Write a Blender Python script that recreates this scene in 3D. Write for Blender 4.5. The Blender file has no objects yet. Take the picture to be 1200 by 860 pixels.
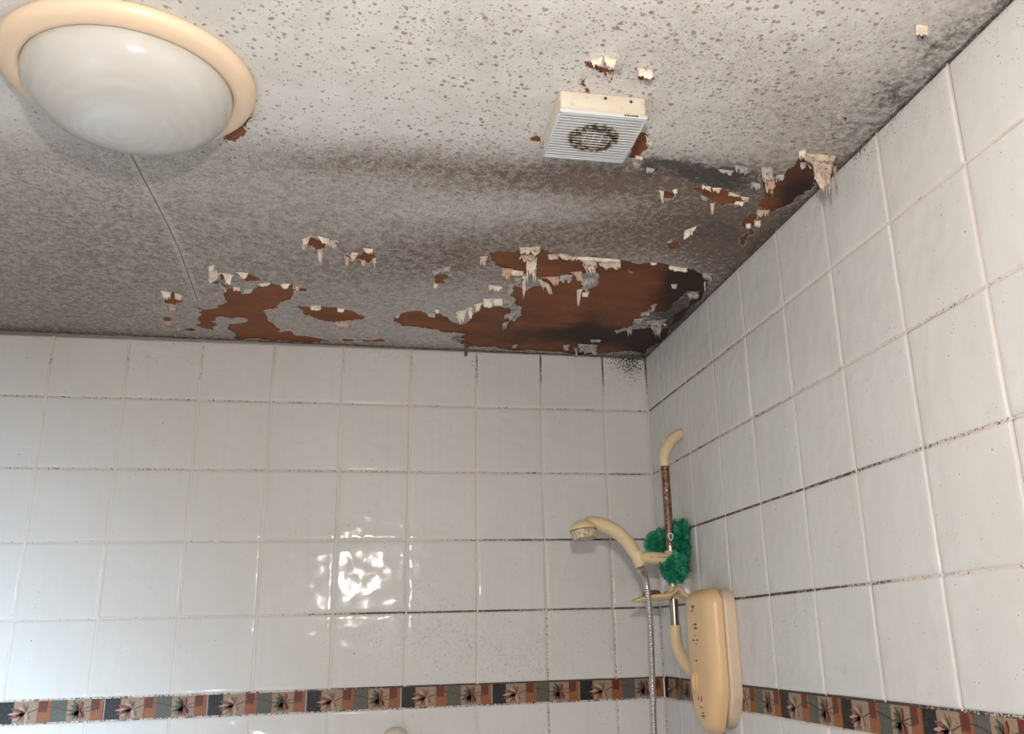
import bpy, bmesh, math, random
import numpy as np
from mathutils import Vector, Matrix, noise as mnoise
from math import sin, cos, pi, radians, sqrt, atan2, exp

S = bpy.context.scene
COL = S.collection
random.seed(7); RS = np.random.RandomState(7)

# ------------------------------------------------------------------ camera, light, exposure
H = 2.30                                           # ceiling height at the shower corner
CAM = np.array([-0.67029, -2.01559, H - 0.64478])
EUL = (1.86881876, 0.02558852, -0.20313107)
FPX, CX, CY = 1060.398, 644.04, 420.373
cd = bpy.data.cameras.new('camera'); cam = bpy.data.objects.new('camera', cd); COL.objects.link(cam)
cam.location = CAM; cam.rotation_euler = EUL
cd.sensor_width = 36; cd.lens = FPX * 36 / 1200
cd.shift_x = -(CX - 600) / 1200; cd.shift_y = (CY - 430) / 1200
cd.clip_start = 0.02
S.camera = cam
S.view_settings.view_transform = 'Standard'; S.view_settings.look = 'None'
S.view_settings.gamma = 1; S.view_settings.use_curve_mapping = False
S.view_settings.exposure = 0.0
w = bpy.data.worlds.new('world'); S.world = w; w.use_nodes = True
w.node_tree.nodes['Background'].inputs[0].default_value = (0.75, 0.85, 1, 1)
w.node_tree.nodes['Background'].inputs[1].default_value = 0.6

def light(name, kind, loc, energy, color, **k):
    d = bpy.data.lights.new(name, kind); d.energy = energy; d.color = color
    for a, b in k.items(): setattr(d, a, b)
    o = bpy.data.objects.new(name, d); COL.objects.link(o); o.location = loc
    return o
KEY = light('flash_lamp', 'POINT', (-0.66, -2.03, CAM[2] + 0.235), 35, (1.0, 0.935, 0.86), shadow_soft_size=0.015)
GLOW_E = 2.0        # glow strength of the added window's frosted sheet

# added blue fill lamp, out of view, for the back wall's lower-left glow
FILL = light('added_blue_fill', 'AREA', (-1.29, -2.90, 0.70), 18, (0.58, 0.80, 1.0), shape='RECTANGLE', size=0.46, size_y=0.66, spread=radians(42))
_d = Vector((-1.86, 0.0, 1.02)) - FILL.location; FILL.rotation_euler = _d.to_track_quat('-Z', 'Y').to_euler()

# ------------------------------------------------------------------ pixel <-> place helpers (authoring aid)
def _rot(r):
    rx, ry, rz = r
    cx, sx, cy, sy, cz, sz = cos(rx), sin(rx), cos(ry), sin(ry), cos(rz), sin(rz)
    return np.array([[cz,-sz,0],[sz,cz,0],[0,0,1]]) @ np.array([[cy,0,sy],[0,1,0],[-sy,0,cy]]) @ np.array([[1,0,0],[0,cx,-sx],[0,sx,cx]])
RM = _rot(EUL)
def ray(u, v): return RM @ np.array([(u - CX) / FPX, -(v - CY) / FPX, -1.0])
def onplane(u, v, n, c):
    d = ray(u, v); n = np.array(n, float); return CAM + (c - n @ CAM) / (n @ d) * d
CZX, CZY = -0.0068, -0.0008
def cz(x, y): return H + CZX * x + CZY * y
def ceil(u, v, drop=0.0): return onplane(u, v, (-CZX, -CZY, 1), H - drop)
def back(u, v, y=0.0): return onplane(u, v, (0, 1, 0), y)
def right(u, v, x=0.0): return onplane(u, v, (1, 0, 0), x)
def project(P):
    Q = (P - CAM) @ RM
    return np.stack([CX - FPX * Q[:, 0] / Q[:, 2], CY + FPX * Q[:, 1] / Q[:, 2]], 1), Q[:, 2] < -0.05

# ------------------------------------------------------------------ object helpers
def tag(o, label=None, cat=None, group=None, kind=None):
    if label: o['label'] = label
    if cat: o['category'] = cat
    if group: o['group'] = group
    if kind: o['kind'] = kind
    return o
def empty(name, loc, label, cat, rot=(0, 0, 0)):
    o = bpy.data.objects.new(name, None); COL.objects.link(o); o.location = loc; o.rotation_euler = rot
    o.empty_display_size = 0.05
    return tag(o, label, cat)
def link(name, me, mats, parent=None, smooth=True, local=False):
    if not isinstance(mats, (list, tuple)): mats = [mats]
    for m in mats: me.materials.append(m)
    if smooth:
        me.polygons.foreach_set('use_smooth', [True] * len(me.polygons))
    o = bpy.data.objects.new(name, me); COL.objects.link(o)
    if parent:
        o.parent = parent
        if not local:                              # mesh given in world space: bring it into the parent's space
            M = Matrix.LocRotScale(parent.location, parent.rotation_euler, None)
            if parent.parent: M = Matrix.LocRotScale(parent.parent.location, parent.parent.rotation_euler, None) @ M
            me.transform(M.inverted())
    return o
def pymesh(name, V, F):
    me = bpy.data.meshes.new(name); me.from_pydata([tuple(map(float, v)) for v in V], [], [tuple(map(int, f)) for f in F]); me.update(); return me
def bmmesh(name, bm, sharp=None):
    bmesh.ops.recalc_face_normals(bm, faces=bm.faces[:])
    me = bpy.data.meshes.new(name); bm.to_mesh(me); bm.free()
    if sharp: me.set_sharp_from_angle(angle=radians(sharp))
    return me
def box(bm, lo, hi, bev=0, seg=2):
    c = [(a + b) / 2 for a, b in zip(lo, hi)]; s = [abs(b - a) for a, b in zip(lo, hi)]
    r = bmesh.ops.create_cube(bm, size=1, matrix=Matrix.Translation(c) @ Matrix.Diagonal((*s, 1)))
    if bev:
        es = {e for v in r['verts'] for e in v.link_edges}
        bmesh.ops.bevel(bm, geom=list(es), offset=bev, segments=seg, profile=.5, affect='EDGES')
def lathe(prof, n=64, M=None, wob=None):
    bm = bmesh.new(); rings = []
    for r, z in prof:
        if r < 1e-6: rings.append([bm.verts.new((0, 0, z))])
        else: rings.append([bm.verts.new((r * cos(2*pi*k/n), r * sin(2*pi*k/n), z)) for k in range(n)])
    for a, b in zip(rings, rings[1:]):
        for k in range(n):
            k2 = (k + 1) % n
            if len(a) == 1 and len(b) == 1: continue
            if len(a) == 1: bm.faces.new((a[0], b[k], b[k2]))
            elif len(b) == 1: bm.faces.new((a[k], b[0], a[k2]))
            else: bm.faces.new((a[k], b[k], b[k2], a[k2]))
    if M is not None: bmesh.ops.transform(bm, matrix=M, verts=bm.verts[:])
    return bm
def catmull(P, n):
    P = [np.array(p, float) for p in P]; Q = [2*P[0]-P[1]] + P + [2*P[-1]-P[-2]]; out = []
    for i in range(1, len(Q) - 2):
        for k in range(n):
            t = k / n; a, b, c, d = Q[i-1:i+3]
            out.append(.5 * ((2*b) + (c-a)*t + (2*a-5*b+4*c-d)*t*t + (-a+3*b-3*c+d)*t**3))
    out.append(P[-1]); return out
def tube(bm, pts, rad, n=20, caps=True, sx=None):
    """swept tube; rad = number or list; sx = optional flattening (list of (a,b)) along frame axes"""
    pts = [Vector(p) for p in pts]; N = len(pts); rings = []
    t0 = (pts[1] - pts[0]).normalized(); up = Vector((0, 1, 0)) if abs(t0.y) < .9 else Vector((1, 0, 0))
    nrm = (up - t0 * up.dot(t0)).normalized()
    for i, p in enumerate(pts):
        t = ((pts[min(i+1, N-1)] - pts[max(i-1, 0)])).normalized()
        nrm = (nrm - t * nrm.dot(t)).normalized(); bi = t.cross(nrm)
        r = rad[i] if hasattr(rad, '__len__') else rad
        a, b = (sx[i] if sx else (1, 1))
        rings.append([bm.verts.new(p + nrm * (cos(2*pi*k/n) * r * a) + bi * (sin(2*pi*k/n) * r * b)) for k in range(n)])
    for a, b in zip(rings, rings[1:]):
        for k in range(n): bm.faces.new((a[k], a[(k+1) % n], b[(k+1) % n], b[k]))
    if caps:
        bm.faces.new(rings[0][::-1]); bm.faces.new(rings[-1])
    return rings

# ------------------------------------------------------------------ material helpers
class NT:
    def __init__(s, name):
        s.m = bpy.data.materials.new(name); s.m.use_nodes = True; s.t = s.m.node_tree; s.t.nodes.clear()
        s.out = s.n('ShaderNodeOutputMaterial'); s.b = s.n('ShaderNodeBsdfPrincipled')
        s.t.links.new(s.b.outputs[0], s.out.inputs[0])
    def n(s, k, **p):
        x = s.t.nodes.new(k)
        for a, b in p.items(): setattr(x, a, b)
        return x
    def set(s, sock, v):
        if isinstance(v, bpy.types.NodeSocket): s.t.links.new(v, sock)
        elif isinstance(v, (tuple, list)) and len(v) == 3 and sock.type == 'RGBA': sock.default_value = (*v, 1)
        else: sock.default_value = v
    def B(s, **k):
        for a, v in k.items(): s.set(s.b.inputs[a.replace('_', ' ')], v)
    def coord(s, k='Object'): return s.n('ShaderNodeTexCoord').outputs[k]
    def attr(s, name, out='Fac'):
        x = s.n('ShaderNodeAttribute'); x.attribute_name = name; return x.outputs[out]
    def math(s, op, a, b=0.0, c=None, clamp=False):
        x = s.n('ShaderNodeMath', operation=op, use_clamp=clamp); s.set(x.inputs[0], a); s.set(x.inputs[1], b)
        if c is not None: s.set(x.inputs[2], c)
        return x.outputs[0]
    def mr(s, v, a, b, c=0.0, d=1.0, smooth=True):
        x = s.n('ShaderNodeMapRange', interpolation_type='SMOOTHSTEP' if smooth else 'LINEAR')
        for k, q in enumerate((v, a, b, c, d)): s.set(x.inputs[k], q)
        return x.outputs[0]
    def noise(s, vec, scale, detail=3, rough=.55, dist=0, out=0):
        x = s.n('ShaderNodeTexNoise'); s.set(x.inputs['Vector'], vec); s.set(x.inputs['Scale'], scale)
        x.inputs['Detail'].default_value = detail; x.inputs['Roughness'].default_value = rough; x.inputs['Distortion'].default_value = dist
        return x.outputs[out]
    def scale(s, vec, v):
        x = s.n('ShaderNodeVectorMath', operation='MULTIPLY'); s.set(x.inputs[0], vec); x.inputs[1].default_value = v; return x.outputs[0]
    def warp(s, vec, scale, amt):
        nz = s.noise(vec, scale, 2, out=1)
        a = s.n('ShaderNodeVectorMath', operation='SUBTRACT'); s.set(a.inputs[0], nz); a.inputs[1].default_value = (.5, .5, .5)
        b = s.n('ShaderNodeVectorMath', operation='SCALE'); s.set(b.inputs[0], a.outputs[0]); b.inputs['Scale'].default_value = amt
        c = s.n('ShaderNodeVectorMath', operation='ADD'); s.set(c.inputs[0], vec); s.set(c.inputs[1], b.outputs[0]); return c.outputs[0]
    def mix(s, f, a, b, mode='MIX'):
        x = s.n('ShaderNodeMix', data_type='RGBA', blend_type=mode); s.set(x.inputs[0], f)
        s.set(x.inputs[6], a); s.set(x.inputs[7], b); return x.outputs[2]
    def specks(s, vec, scale, dens, r0=.12, r1=.38, soft=.1):
        """round-ish spots: one per voronoi cell, present where the cell's random value < dens"""
        v = s.n('ShaderNodeTexVoronoi', feature='F1'); s.set(v.inputs['Vector'], s.warp(vec, scale * 1.3, .7 / scale)); v.inputs['Scale'].default_value = scale
        sp = s.n('ShaderNodeSeparateColor'); s.set(sp.inputs[0], v.outputs['Color'])
        pres = s.math('LESS_THAN', sp.outputs[0], dens)
        rad = s.mr(sp.outputs[1], 0, 1, r0, r1, smooth=False)
        d = s.math('SUBTRACT', rad, v.outputs['Distance'])
        return s.math('MULTIPLY', pres, s.mr(d, 0, soft))
    def bump(s, h, dist, strength=1, normal=None):
        x = s.n('ShaderNodeBump'); s.set(x.inputs['Height'], h); x.inputs['Distance'].default_value = dist; x.inputs['Strength'].default_value = strength
        if normal is not None: s.set(x.inputs['Normal'], normal)
        return x.outputs[0]

def simple(name, col, rough=.4, metal=0, noise_amt=.12, nscale=40, bump=0, spec=.5):
    t = NT(name); c = t.coord(); n = t.noise(c, nscale, 4)
    d = tuple(x * (1 - noise_amt) for x in col)
    t.B(Base_Color=t.mix(n, d, col), Roughness=rough, Metallic=metal)
    t.b.inputs['Specular IOR Level'].default_value = spec
    if bump: t.B(Normal=t.bump(n, bump))
    return t.m

# glazed wall tiles
def mat_tile():
    t = NT('glazed_tile'); c = t.coord()
    broad = t.noise(c, 5, 3); streak = t.noise(t.scale(c, (60, 60, 5)), 1, 3)
    col = t.mix(broad, (0.60, 0.578, 0.555), (0.68, 0.662, 0.643))
    col = t.mix(t.math('MULTIPLY', t.mr(streak, .45, .75), .10), col, (0.50, 0.44, 0.40))
    dirt = t.attr('dirt')
    fine = t.specks(c, 420, t.math('MULTIPLY', dirt, t.mr(t.noise(c, 45, 3), .42, .7)), .15, .42, .12)
    med = t.specks(c, 170, t.math('MULTIPLY', dirt, t.mr(t.noise(c, 30, 2), .45, .8, 0, .5)), .06, .26, .06)
    rare = t.specks(c, 55, .045, .015, .07, .02)
    film = t.math('MULTIPLY', dirt, t.mr(t.noise(c, 120, 4), .4, .8, 0, .35))
    col = t.mix(film, col, (0.40, 0.33, 0.28))
    col = t.mix(t.math('MULTIPLY', fine, .75), col, (0.16, 0.11, 0.09))
    col = t.mix(t.math('MULTIPLY', med, .85), col, (0.10, 0.075, 0.06))
    col = t.mix(t.math('MULTIPLY', rare, .7), col, (0.16, 0.11, 0.09))
    blk = t.attr('black')
    bm_ = t.mr(t.math('ADD', t.noise(c, 260, 4), t.math('MULTIPLY', blk, .5)), .72, .80)
    col = t.mix(t.math('MULTIPLY', bm_, t.mr(blk, 0, .25)), col, (0.05, 0.045, 0.045))
    n1 = t.noise(c, 17, 1, .4); n2 = t.noise(c, 36, 1, .4)
    vo = t.n('ShaderNodeTexVoronoi', feature='SMOOTH_F1'); t.set(vo.inputs['Vector'], t.warp(c, 9, .05)); vo.inputs['Scale'].default_value = 33; vo.inputs['Smoothness'].default_value = .45
    h = t.math('ADD', t.math('MULTIPLY', n1, .75), t.math('MULTIPLY', n2, .30)); h = t.math('ADD', h, t.math('MULTIPLY', vo.outputs['Distance'], .85))
    t.B(Base_Color=col, Roughness=t.math('ADD', .125, t.math('MULTIPLY', film, .4)), Normal=t.bump(h, .0013))
    t.b.inputs['Specular IOR Level'].default_value = .22
    return t.m
def mat_grout():
    t = NT('grout'); c = t.coord(); g = t.attr('grime')
    n = t.noise(c, 330, 3, .6); n2 = t.noise(c, 30, 3)
    base = t.mix(n2, (0.64, 0.54, 0.48), (0.78, 0.71, 0.65))
    lo = t.math('SUBTRACT', .98, t.math('MULTIPLY', g, .60))
    m = t.mr(t.math('ADD', n, t.math('MULTIPLY', n2, .35)), lo, t.math('ADD', lo, .16))
    col = t.mix(t.math('MULTIPLY', t.mr(g, 0, .9), .35), base, (0.28, 0.19, 0.15))
    col = t.mix(m, col, (0.055, 0.038, 0.03))
    t.B(Base_Color=col, Roughness=.7, Normal=t.bump(n, .0006))
    return t.m
M_TILE = mat_tile(); M_GROUT = mat_grout()

def mat_ceiling():
    t = NT('mouldy_ceiling_paint'); c = t.coord()
    n_b = t.noise(c, 6, 4); n_m = t.noise(c, 22, 4, .6); n_f = t.noise(c, 90, 4, .65); n_s = t.noise(c, 330, 2, .6)
    # bare board
    grain = t.noise(t.scale(c, (9, 14, 9)), 1, 5, .6)
    board = t.mix(t.mr(grain, .25, .75), (0.19, 0.058, 0.022), (0.29, 0.098, 0.038))
    board = t.mix(t.mr(n_f, .35, .75, 0, .35), board, (0.15, 0.048, 0.02))
    damp = t.attr('damp')
    board = t.mix(t.math('MULTIPLY', damp, t.mr(t.math('ADD', n_m, t.math('MULTIPLY', damp, .4)), .45, .8), clamp=True), board, (0.03, 0.015, 0.010))
    # paint
    haze = t.attr('haze'); spot = t.attr('spot'); mold = t.attr('mold')
    paint = t.mix(t.mr(n_m, .3, .7), (0.70, 0.67, 0.63), (0.78, 0.75, 0.72))
    hz = t.math('MULTIPLY', haze, t.mr(t.math('ADD', t.math('MULTIPLY', n_f, .55), t.math('MULTIPLY', n_s, .45)), .32, .66, .62, 1.25), clamp=True)
    paint = t.mix(hz, paint, t.mix(t.mr(t.math('ADD', t.math('MULTIPLY', n_f, .5), t.math('MULTIPLY', n_s, .5)), .35, .62), (0.235, 0.175, 0.14), (0.14, 0.096, 0.073)))
    mott = t.mr(t.math('ADD', t.math('MULTIPLY', n_f, .6), t.math('MULTIPLY', n_s, .4)), .46, .60)
    paint = t.mix(t.math('MULTIPLY', mott, t.math('ADD', .02, t.math('MULTIPLY', haze, .30), clamp=True)), paint, (0.25, 0.18, 0.145))
    s1 = t.specks(c, 120, t.math('MULTIPLY', spot, t.mr(n_m, .35, .60, .35, 1.)), .14, .50, .22)
    s2 = t.specks(c, 230, t.math('MULTIPLY', spot, t.mr(n_b, .3, .7, .4, 1.)), .2, .55, .3)
    paint = t.mix(t.math('MULTIPLY', s1, .72), paint, (0.22, 0.14, 0.10))
    paint = t.mix(t.math('MULTIPLY', s2, .66), paint, (0.22, 0.145, 0.105))
    s3 = t.specks(c, 60, .06, .03, .13, .03); s4 = t.specks(t.scale(c, (1, .6, 1)), 230, t.math('ADD', .05, t.math('MULTIPLY', haze, .40)), .1, .36, .1)
    paint = t.mix(t.math('MULTIPLY', s3, .85), paint, (0.05, 0.05, 0.055))
    paint = t.mix(t.math('MULTIPLY', s4, .55), paint, (0.10, 0.08, 0.07))
    mm = t.mr(t.math('ADD', t.math('ADD', t.math('MULTIPLY', n_m, .62), t.math('MULTIPLY', n_f, .38)), t.math('MULTIPLY', t.mr(n_s, .3, .7), .10)), t.math('SUBTRACT', .80, t.math('MULTIPLY', mold, .46)), t.math('SUBTRACT', 1.0, t.math('MULTIPLY', mold, .38)))
    mm = t.math('MULTIPLY', mm, t.mr(mold, .02, .3))
    paint = t.mix(t.math('MULTIPLY', t.mr(mold, .05, 1.0, smooth=False), t.mr(n_f, .3, .65, .10, .62)), paint, (.08, .073, .068))
    paint = t.mix(t.math('MULTIPLY', mm, .9), paint, t.mix(n_f, (0.015, 0.017, 0.018), (0.10, 0.09, 0.08)))
    # plasterboard joint
    jd = t.math('ABSOLUTE', t.math('MULTIPLY', t.math('SUBTRACT', t.attr('joint'), .5), .04))
    jd = t.math('ADD', jd, t.math('MULTIPLY', t.math('SUBTRACT', n_m, .5), .0012))
    line = t.math('MULTIPLY', t.mr(jd, .0028, .0004), .9)
    paint = t.mix(t.mr(jd, .012, .002, 0, .28), paint, (0.78, 0.74, 0.70))
    paint = t.mix(t.math('MULTIPLY', t.mr(jd, .0018, .0006), .85), paint, (0.14, 0.11, 0.10))
    # where the paint has gone
    sd = t.attr('bare')
    jag = t.math('MULTIPLY', t.math('SUBTRACT', t.math('ADD', t.math('MULTIPLY', n_f, .6), t.math('MULTIPLY', t.noise(c, 210, 3, .6), .4)), .5), .022)
    s = t.math('ADD', sd, jag)
    isb = t.mr(s, -.0004, .0004, 1, 0)
    rim = t.math('MULTIPLY', t.mr(s, .0036, .0004), t.mr(n_m, .40, .58, 0, .95))
    paint = t.mix(t.math('MULTIPLY', rim, t.math('SUBTRACT', 1, t.math('MULTIPLY', mold, .7))), paint, (0.66, 0.56, 0.47))
    col = t.mix(isb, paint, board)
    h = t.math('ADD', t.math('MULTIPLY', n_s, .5), t.math('MULTIPLY', n_f, .8))
    h = t.math('ADD', h, t.math('MULTIPLY', line, -.4))
    lay = t.mr(s, -.002, .001, -2.6, 0)
    h2 = t.math('ADD', t.math('MULTIPLY', h, t.mr(isb, 0, 1, 1, .25)), lay)
    t.B(Base_Color=col, Roughness=.62, Normal=t.bump(t.math('MULTIPLY', h2, -1), .0011, .9))
    t.b.inputs['Specular IOR Level'].default_value = .3
    return t.m
M_CEIL = mat_ceiling()

def mat_flap(name, a, b, sp):
    t = NT(name); c = t.coord(); n = t.noise(c, 70, 3, .6)
    col = t.mix(t.mr(n, .35, .65), a, b)
    col = t.mix(t.math('MULTIPLY', t.specks(c, 190, sp, .2, .55, .2), .85), col, (0.17, 0.11, 0.08))
    t.B(Base_Color=col, Roughness=.75, Normal=t.bump(t.noise(c, 240, 2), -.0006))
    return t.m
FL = {'w': mat_flap('paint_flap_cream', (0.70, 0.56, 0.44), (0.88, 0.80, 0.70), .10),
      'g': mat_flap('paint_flap_grey', (0.30, 0.27, 0.25), (0.50, 0.46, 0.43), .4),
      'p': mat_flap('paint_flap_tan', (0.52, 0.33, 0.22), (0.66, 0.48, 0.36), .2),
      's': mat_flap('paint_flap_spotted', (0.52, 0.40, 0.31), (0.70, 0.58, 0.47), .65),
      'd': mat_flap('paint_flap_dark', (0.10, 0.07, 0.055), (0.20, 0.15, 0.12), .5)}

# ------------------------------------------------------------------ 2D stain fields, written in photograph pixels and laid on the surfaces
def blob(UV, cx, cy, rx, ry, a=1.0, ang=0, p=2):
    d = UV - np.array([cx, cy]); c_, s_ = cos(radians(ang)), sin(radians(ang))
    x = (d[:, 0]*c_ + d[:, 1]*s_) / rx; y = (-d[:, 0]*s_ + d[:, 1]*c_) / ry
    return a * np.exp(-(np.abs(x)**p + np.abs(y)**p))
def setattr_(me, name, arr):
    a = me.attributes.new(name, 'FLOAT', 'POINT'); a.data.foreach_set('value', np.asarray(arr, np.float32))

# ------------------------------------------------------------------ tiled walls
ROWS = [0.0, -0.13427, -0.28639, -0.43668, -0.58781, -0.73614]      # joint heights below the ceiling
BORD = (-0.73614, -0.7778)
LOW = [BORD[1] - 0.152 * k for k in range(0, 11)]
GAP = 0.0027
def tile_wall(name, origin, eu, nrm, cols, fdirt, fblack, fgrime, hole=None, grime_px=None):
    """origin: corner at ceiling level; eu: unit vector along the wall; nrm: into the room; cols: joint distances along eu"""
    eu = np.array(eu, float); nrm = np.array(nrm, float); origin = np.array(origin, float); ez = np.array([0, 0, 1.])
    rows = [(ROWS[i], ROWS[i+1]) for i in range(5)] + [(LOW[i], LOW[i+1]) for i in range(10)]
    V, F, mi = [], [], []; T = 0.005
    ks = [0, .0009, .0024, .006]; inner = list(np.linspace(.014, 1, 6))
    def cuts(L):
        e = [0, .0007, .0018, .0042, .010]; k = max(1, int((L - .02) / .014))
        return e + [.010 + (L - .02) * q / k for q in range(1, k)] + [L - q for q in e[::-1]] if L > .03 else [0, .001, L/2, L-.001, L]
    def prof(d): 
        d = min(d, .0045); return -.0018 * (1 - d / .0045) ** 3
    def over(a0, a1, z0, z1):
        return hole and a1 > hole[0] and a0 < hole[1] and z1 > hole[2] and z0 < hole[3]
    def clip(a0, a1, z0, z1):
        """rectangles left of a tile after the hole is cut out"""
        if not over(a0, a1, z0, z1): return [(a0, a1, z0, z1)]
        h0, h1, h2, h3 = hole; out = []
        if a0 < h0: out.append((a0, h0, z0, z1))
        if a1 > h1: out.append((h1, a1, z0, z1))
        m0, m1 = max(a0, h0), min(a1, h1)
        if z0 < h2: out.append((m0, m1, z0, h2))
        if z1 > h3: out.append((m0, m1, h3, z1))
        return [r for r in out if r[1]-r[0] > .008 and r[3]-r[2] > .008]
    rnd = random.Random(len(name) * 7 + 3)
    for (zt, zb) in rows:
        for a0, a1 in zip(cols, cols[1:]):
            tilt = (rnd.gauss(0, .004), rnd.gauss(0, .004)); off = rnd.uniform(-.0003, .0003)
            for (b0, b1, y0, y1) in clip(a0 + GAP/2, a1 - GAP/2, zb + GAP/2, zt - GAP/2):
                cu, cv = cuts(b1 - b0), cuts(y1 - y0); base = len(V)
                for q in cv:
                    for p in cu:
                        ed = prof(min(p, b1-b0-p)) + prof(min(q, y1-y0-q))
                        hgt = T + ed + off + tilt[0]*(b0+p-(a0+a1)/2) + tilt[1]*(y0+q-(zt+zb)/2) - T
                        V.append(origin + eu*(b0+p) + ez*(y0+q) + nrm*hgt)
                nu, nv = len(cu), len(cv)
                for j in range(nv-1):
                    for i in range(nu-1):
                        a = base + j*nu + i; F.append((a, a+1, a+nu+1, a+nu)); mi.append(0)
                # sides of the tile down to the bed
                def side(idx):
                    b = len(V)
                    for k in idx: V.append(np.array(V[base+k]) - nrm*.006)
                    for k in range(len(idx)-1): F.append((base+idx[k], b+k, b+k+1, base+idx[k+1])); mi.append(0)
                side(list(range(nu))); side([nu*(nv-1)+k for k in range(nu)]); side([nu*k for k in range(nv)]); side([nu*k+nu-1 for k in range(nv)])
    nt = len(V)
    # grout strips, 1.2 cm long pieces, sitting just below the glaze
    G = -.0011; grime = [0.0]*nt; HG = GAP/2 + .0006
    def strip(p0, p1, wv, n, gfun, recess):
        b = len(V)
        for k in range(n+1):
            p = p0 + (p1-p0)*k/n; g = gfun(p)
            for sgn in (-1, 1):
                V.append(p + wv*HG*sgn + nrm*(G+recess)); grime.append(g)
        for k in range(n): F.append((b+2*k, b+2*k+1, b+2*k+3, b+2*k+2)); mi.append(1)
    zlines = ROWS[1:] + LOW[0:10]; W0, W1 = cols[0], cols[-1]; zend = LOW[-1]
    for z in zlines:
        for (s0, s1) in ([(W0, W1)] if not (hole and hole[2] < z < hole[3]) else [(W0, hole[0]), (hole[1], W1)]):
            n = max(2, int((s1-s0)/.012))
            strip(origin+eu*s0+ez*z, origin+eu*s1+ez*z, ez, n, lambda p: fgrime(p, True), 0)
    for a in cols:
        for (z0, z1) in [(0, BORD[0]), (BORD[1], zend)]:
            segs = [(z0, z1)]
            if hole and hole[0] < a < hole[1]:
                segs = [(z0, hole[3]), (hole[2], z1)] if z0 > hole[3] and z1 < hole[2] else ([(z0, max(z1, hole[3]))] if z0 > hole[3] else [(min(z0, hole[2]), z1)])
                segs = [s_ for s_ in segs if s_[0] > s_[1]]
            for (y0, y1) in segs:
                n = max(2, int(abs(y1-y0)/.012)); strip(origin+eu*a+ez*y0, origin+eu*a+ez*y1, eu, n, lambda p: fgrime(p, False), .0001)
    # the wall itself behind the tiles (10 cm thick slabs around the hole)
    rects = [(W0, W1, zend, .03)] if not hole else [(W0, hole[0], zend, .03), (hole[1], W1, zend, .03), (hole[0], hole[1], zend, hole[2]), (hole[0], hole[1], hole[3], .03)]
    for (a0, a1, z0, z1) in rects:
        b = len(V)
        for dd in (-.0055, -.10):
            for (a, z) in ((a0, z0), (a1, z0), (a1, z1), (a0, z1)): V.append(origin+eu*a+ez*z+nrm*dd); grime.append(0)
        for f in ((0,1,2,3),(7,6,5,4),(0,4,5,1),(1,5,6,2),(2,6,7,3),(3,7,4,0)): F.append(tuple(b+k for k in f)); mi.append(1)
    V = np.array(V); me = pymesh(name, V, F); me.polygons.foreach_set('material_index', mi)
    UV, ok = project(V); okf = ok.astype(float)
    setattr_(me, 'dirt', np.clip(fdirt(UV, V), 0, 1)*okf); setattr_(me, 'black', np.clip(fblack(UV, V), 0, 1)*okf); setattr_(me, 'grime', grime)
    bm = bmesh.new(); bm.from_mesh(me); bmesh.ops.recalc_face_normals(bm, faces=bm.faces[:]); bm.to_mesh(me); bm.free()
    # glaze must face the room
    o = link(name, me, [M_TILE, M_GROUT]); tag(o, kind='structure'); return o

def px(p):
    uv, ok = project(np.array([p])); return uv[0] if ok[0] else (-999, -999)
sm = lambda x, a, b: float(np.clip((x-a)/(b-a), 0, 1))
def g_back(p, horiz):
    u, v = px(p); r = random.random()*.12
    if horiz:
        k = -(p[2]-H)
        if abs(k-.134) < .01: return .45 + .15*sm(u, 600, 700) - .1*sm(u, 250, 450) + r
        if abs(k-.286) < .01: return .40 + .25*sm(u, 600, 760) + r
        if abs(k-.437) < .01: return .30 + .45*sm(u, 500, 640) + r
        if abs(k-.588) < .01: return .28 + .46*sm(u, 330, 420) + r
        if abs(k-.736) < .012: return .50 + .38*sm(u, 330, 480) + r
        if abs(k-.778) < .01: return .55 + r
        return .35 + r
    return .12 + .5*max(0, 1-abs(v-430)/60)*sm(u, 450, 700) + .35*max(0, 1-abs(v-420)/40) + .35*sm(u, 520, 640)*sm(v, 560, 760) + r*.8
def g_right(p, horiz):
    u, v = px(p); r = random.random()*.12
    if horiz:
        k = -(p[2]-H)
        if abs(k-.134) < .01: return .30 + .45*(1-sm(u, 780, 920)) + r*.8
        if abs(k-.286) < .01: return .35 + .2*(1-sm(u, 850, 950)) + r
        if abs(k-.437) < .01: return .80 - .35*sm(u, 880, 1120) + r
        if abs(k-.588) < .01: return .82 - .50*sm(u, 900, 1120) + r
        if abs(k-.736) < .012: return .95 - .3*sm(u, 980, 1150) + r
        return .4 + r
    return .03 + .35*(1-sm(u, 860, 1000))*max(0, 1-abs(v-(1180-u))/70) + .5*max(0, 1-abs(u-770)/14) + r
def d_back(UV, V):
    e = blob(UV, 560, 765, 60, 38, .75) + blob(UV, 505, 740, 45, 45, .6) + blob(UV, 630, 775, 45, 35, .6) + blob(UV, 440, 755, 40, 30, .5) + blob(UV, 435, 700, 40, 45, .3)
    e += blob(UV, 185, 403, 70, 7, .6) + blob(UV, 200, 423, 50, 8, .6) + blob(UV, 520, 418, 120, 9, .4) + blob(UV, 733, 432, 30, 22, .8) + blob(UV, 30, 405, 40, 12, .3) + blob(UV, 445, 415, 45, 12, .5)
    e += .10 * ((UV[:, 0] > 380) & (UV[:, 1] > 600)) + .03
    return e
def b_back(UV, V):
    top = np.exp(-np.abs(H - V[:, 2]) / .006)
    return blob(UV, 735, 427, 32, 12, .45) + blob(UV, 742, 445, 14, 18, .3) + .3*top*(UV[:, 0] > 650) + .25*top
def d_right(UV, V):
    near = np.exp(-(H - V[:, 2]) / .03)
    return .45*near + blob(UV, 918, 780, 14, 40, .6) + blob(UV, 940, 720, 40, 30, .25) + blob(UV, 1000, 195, 25, 20, .5) + .04
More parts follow.
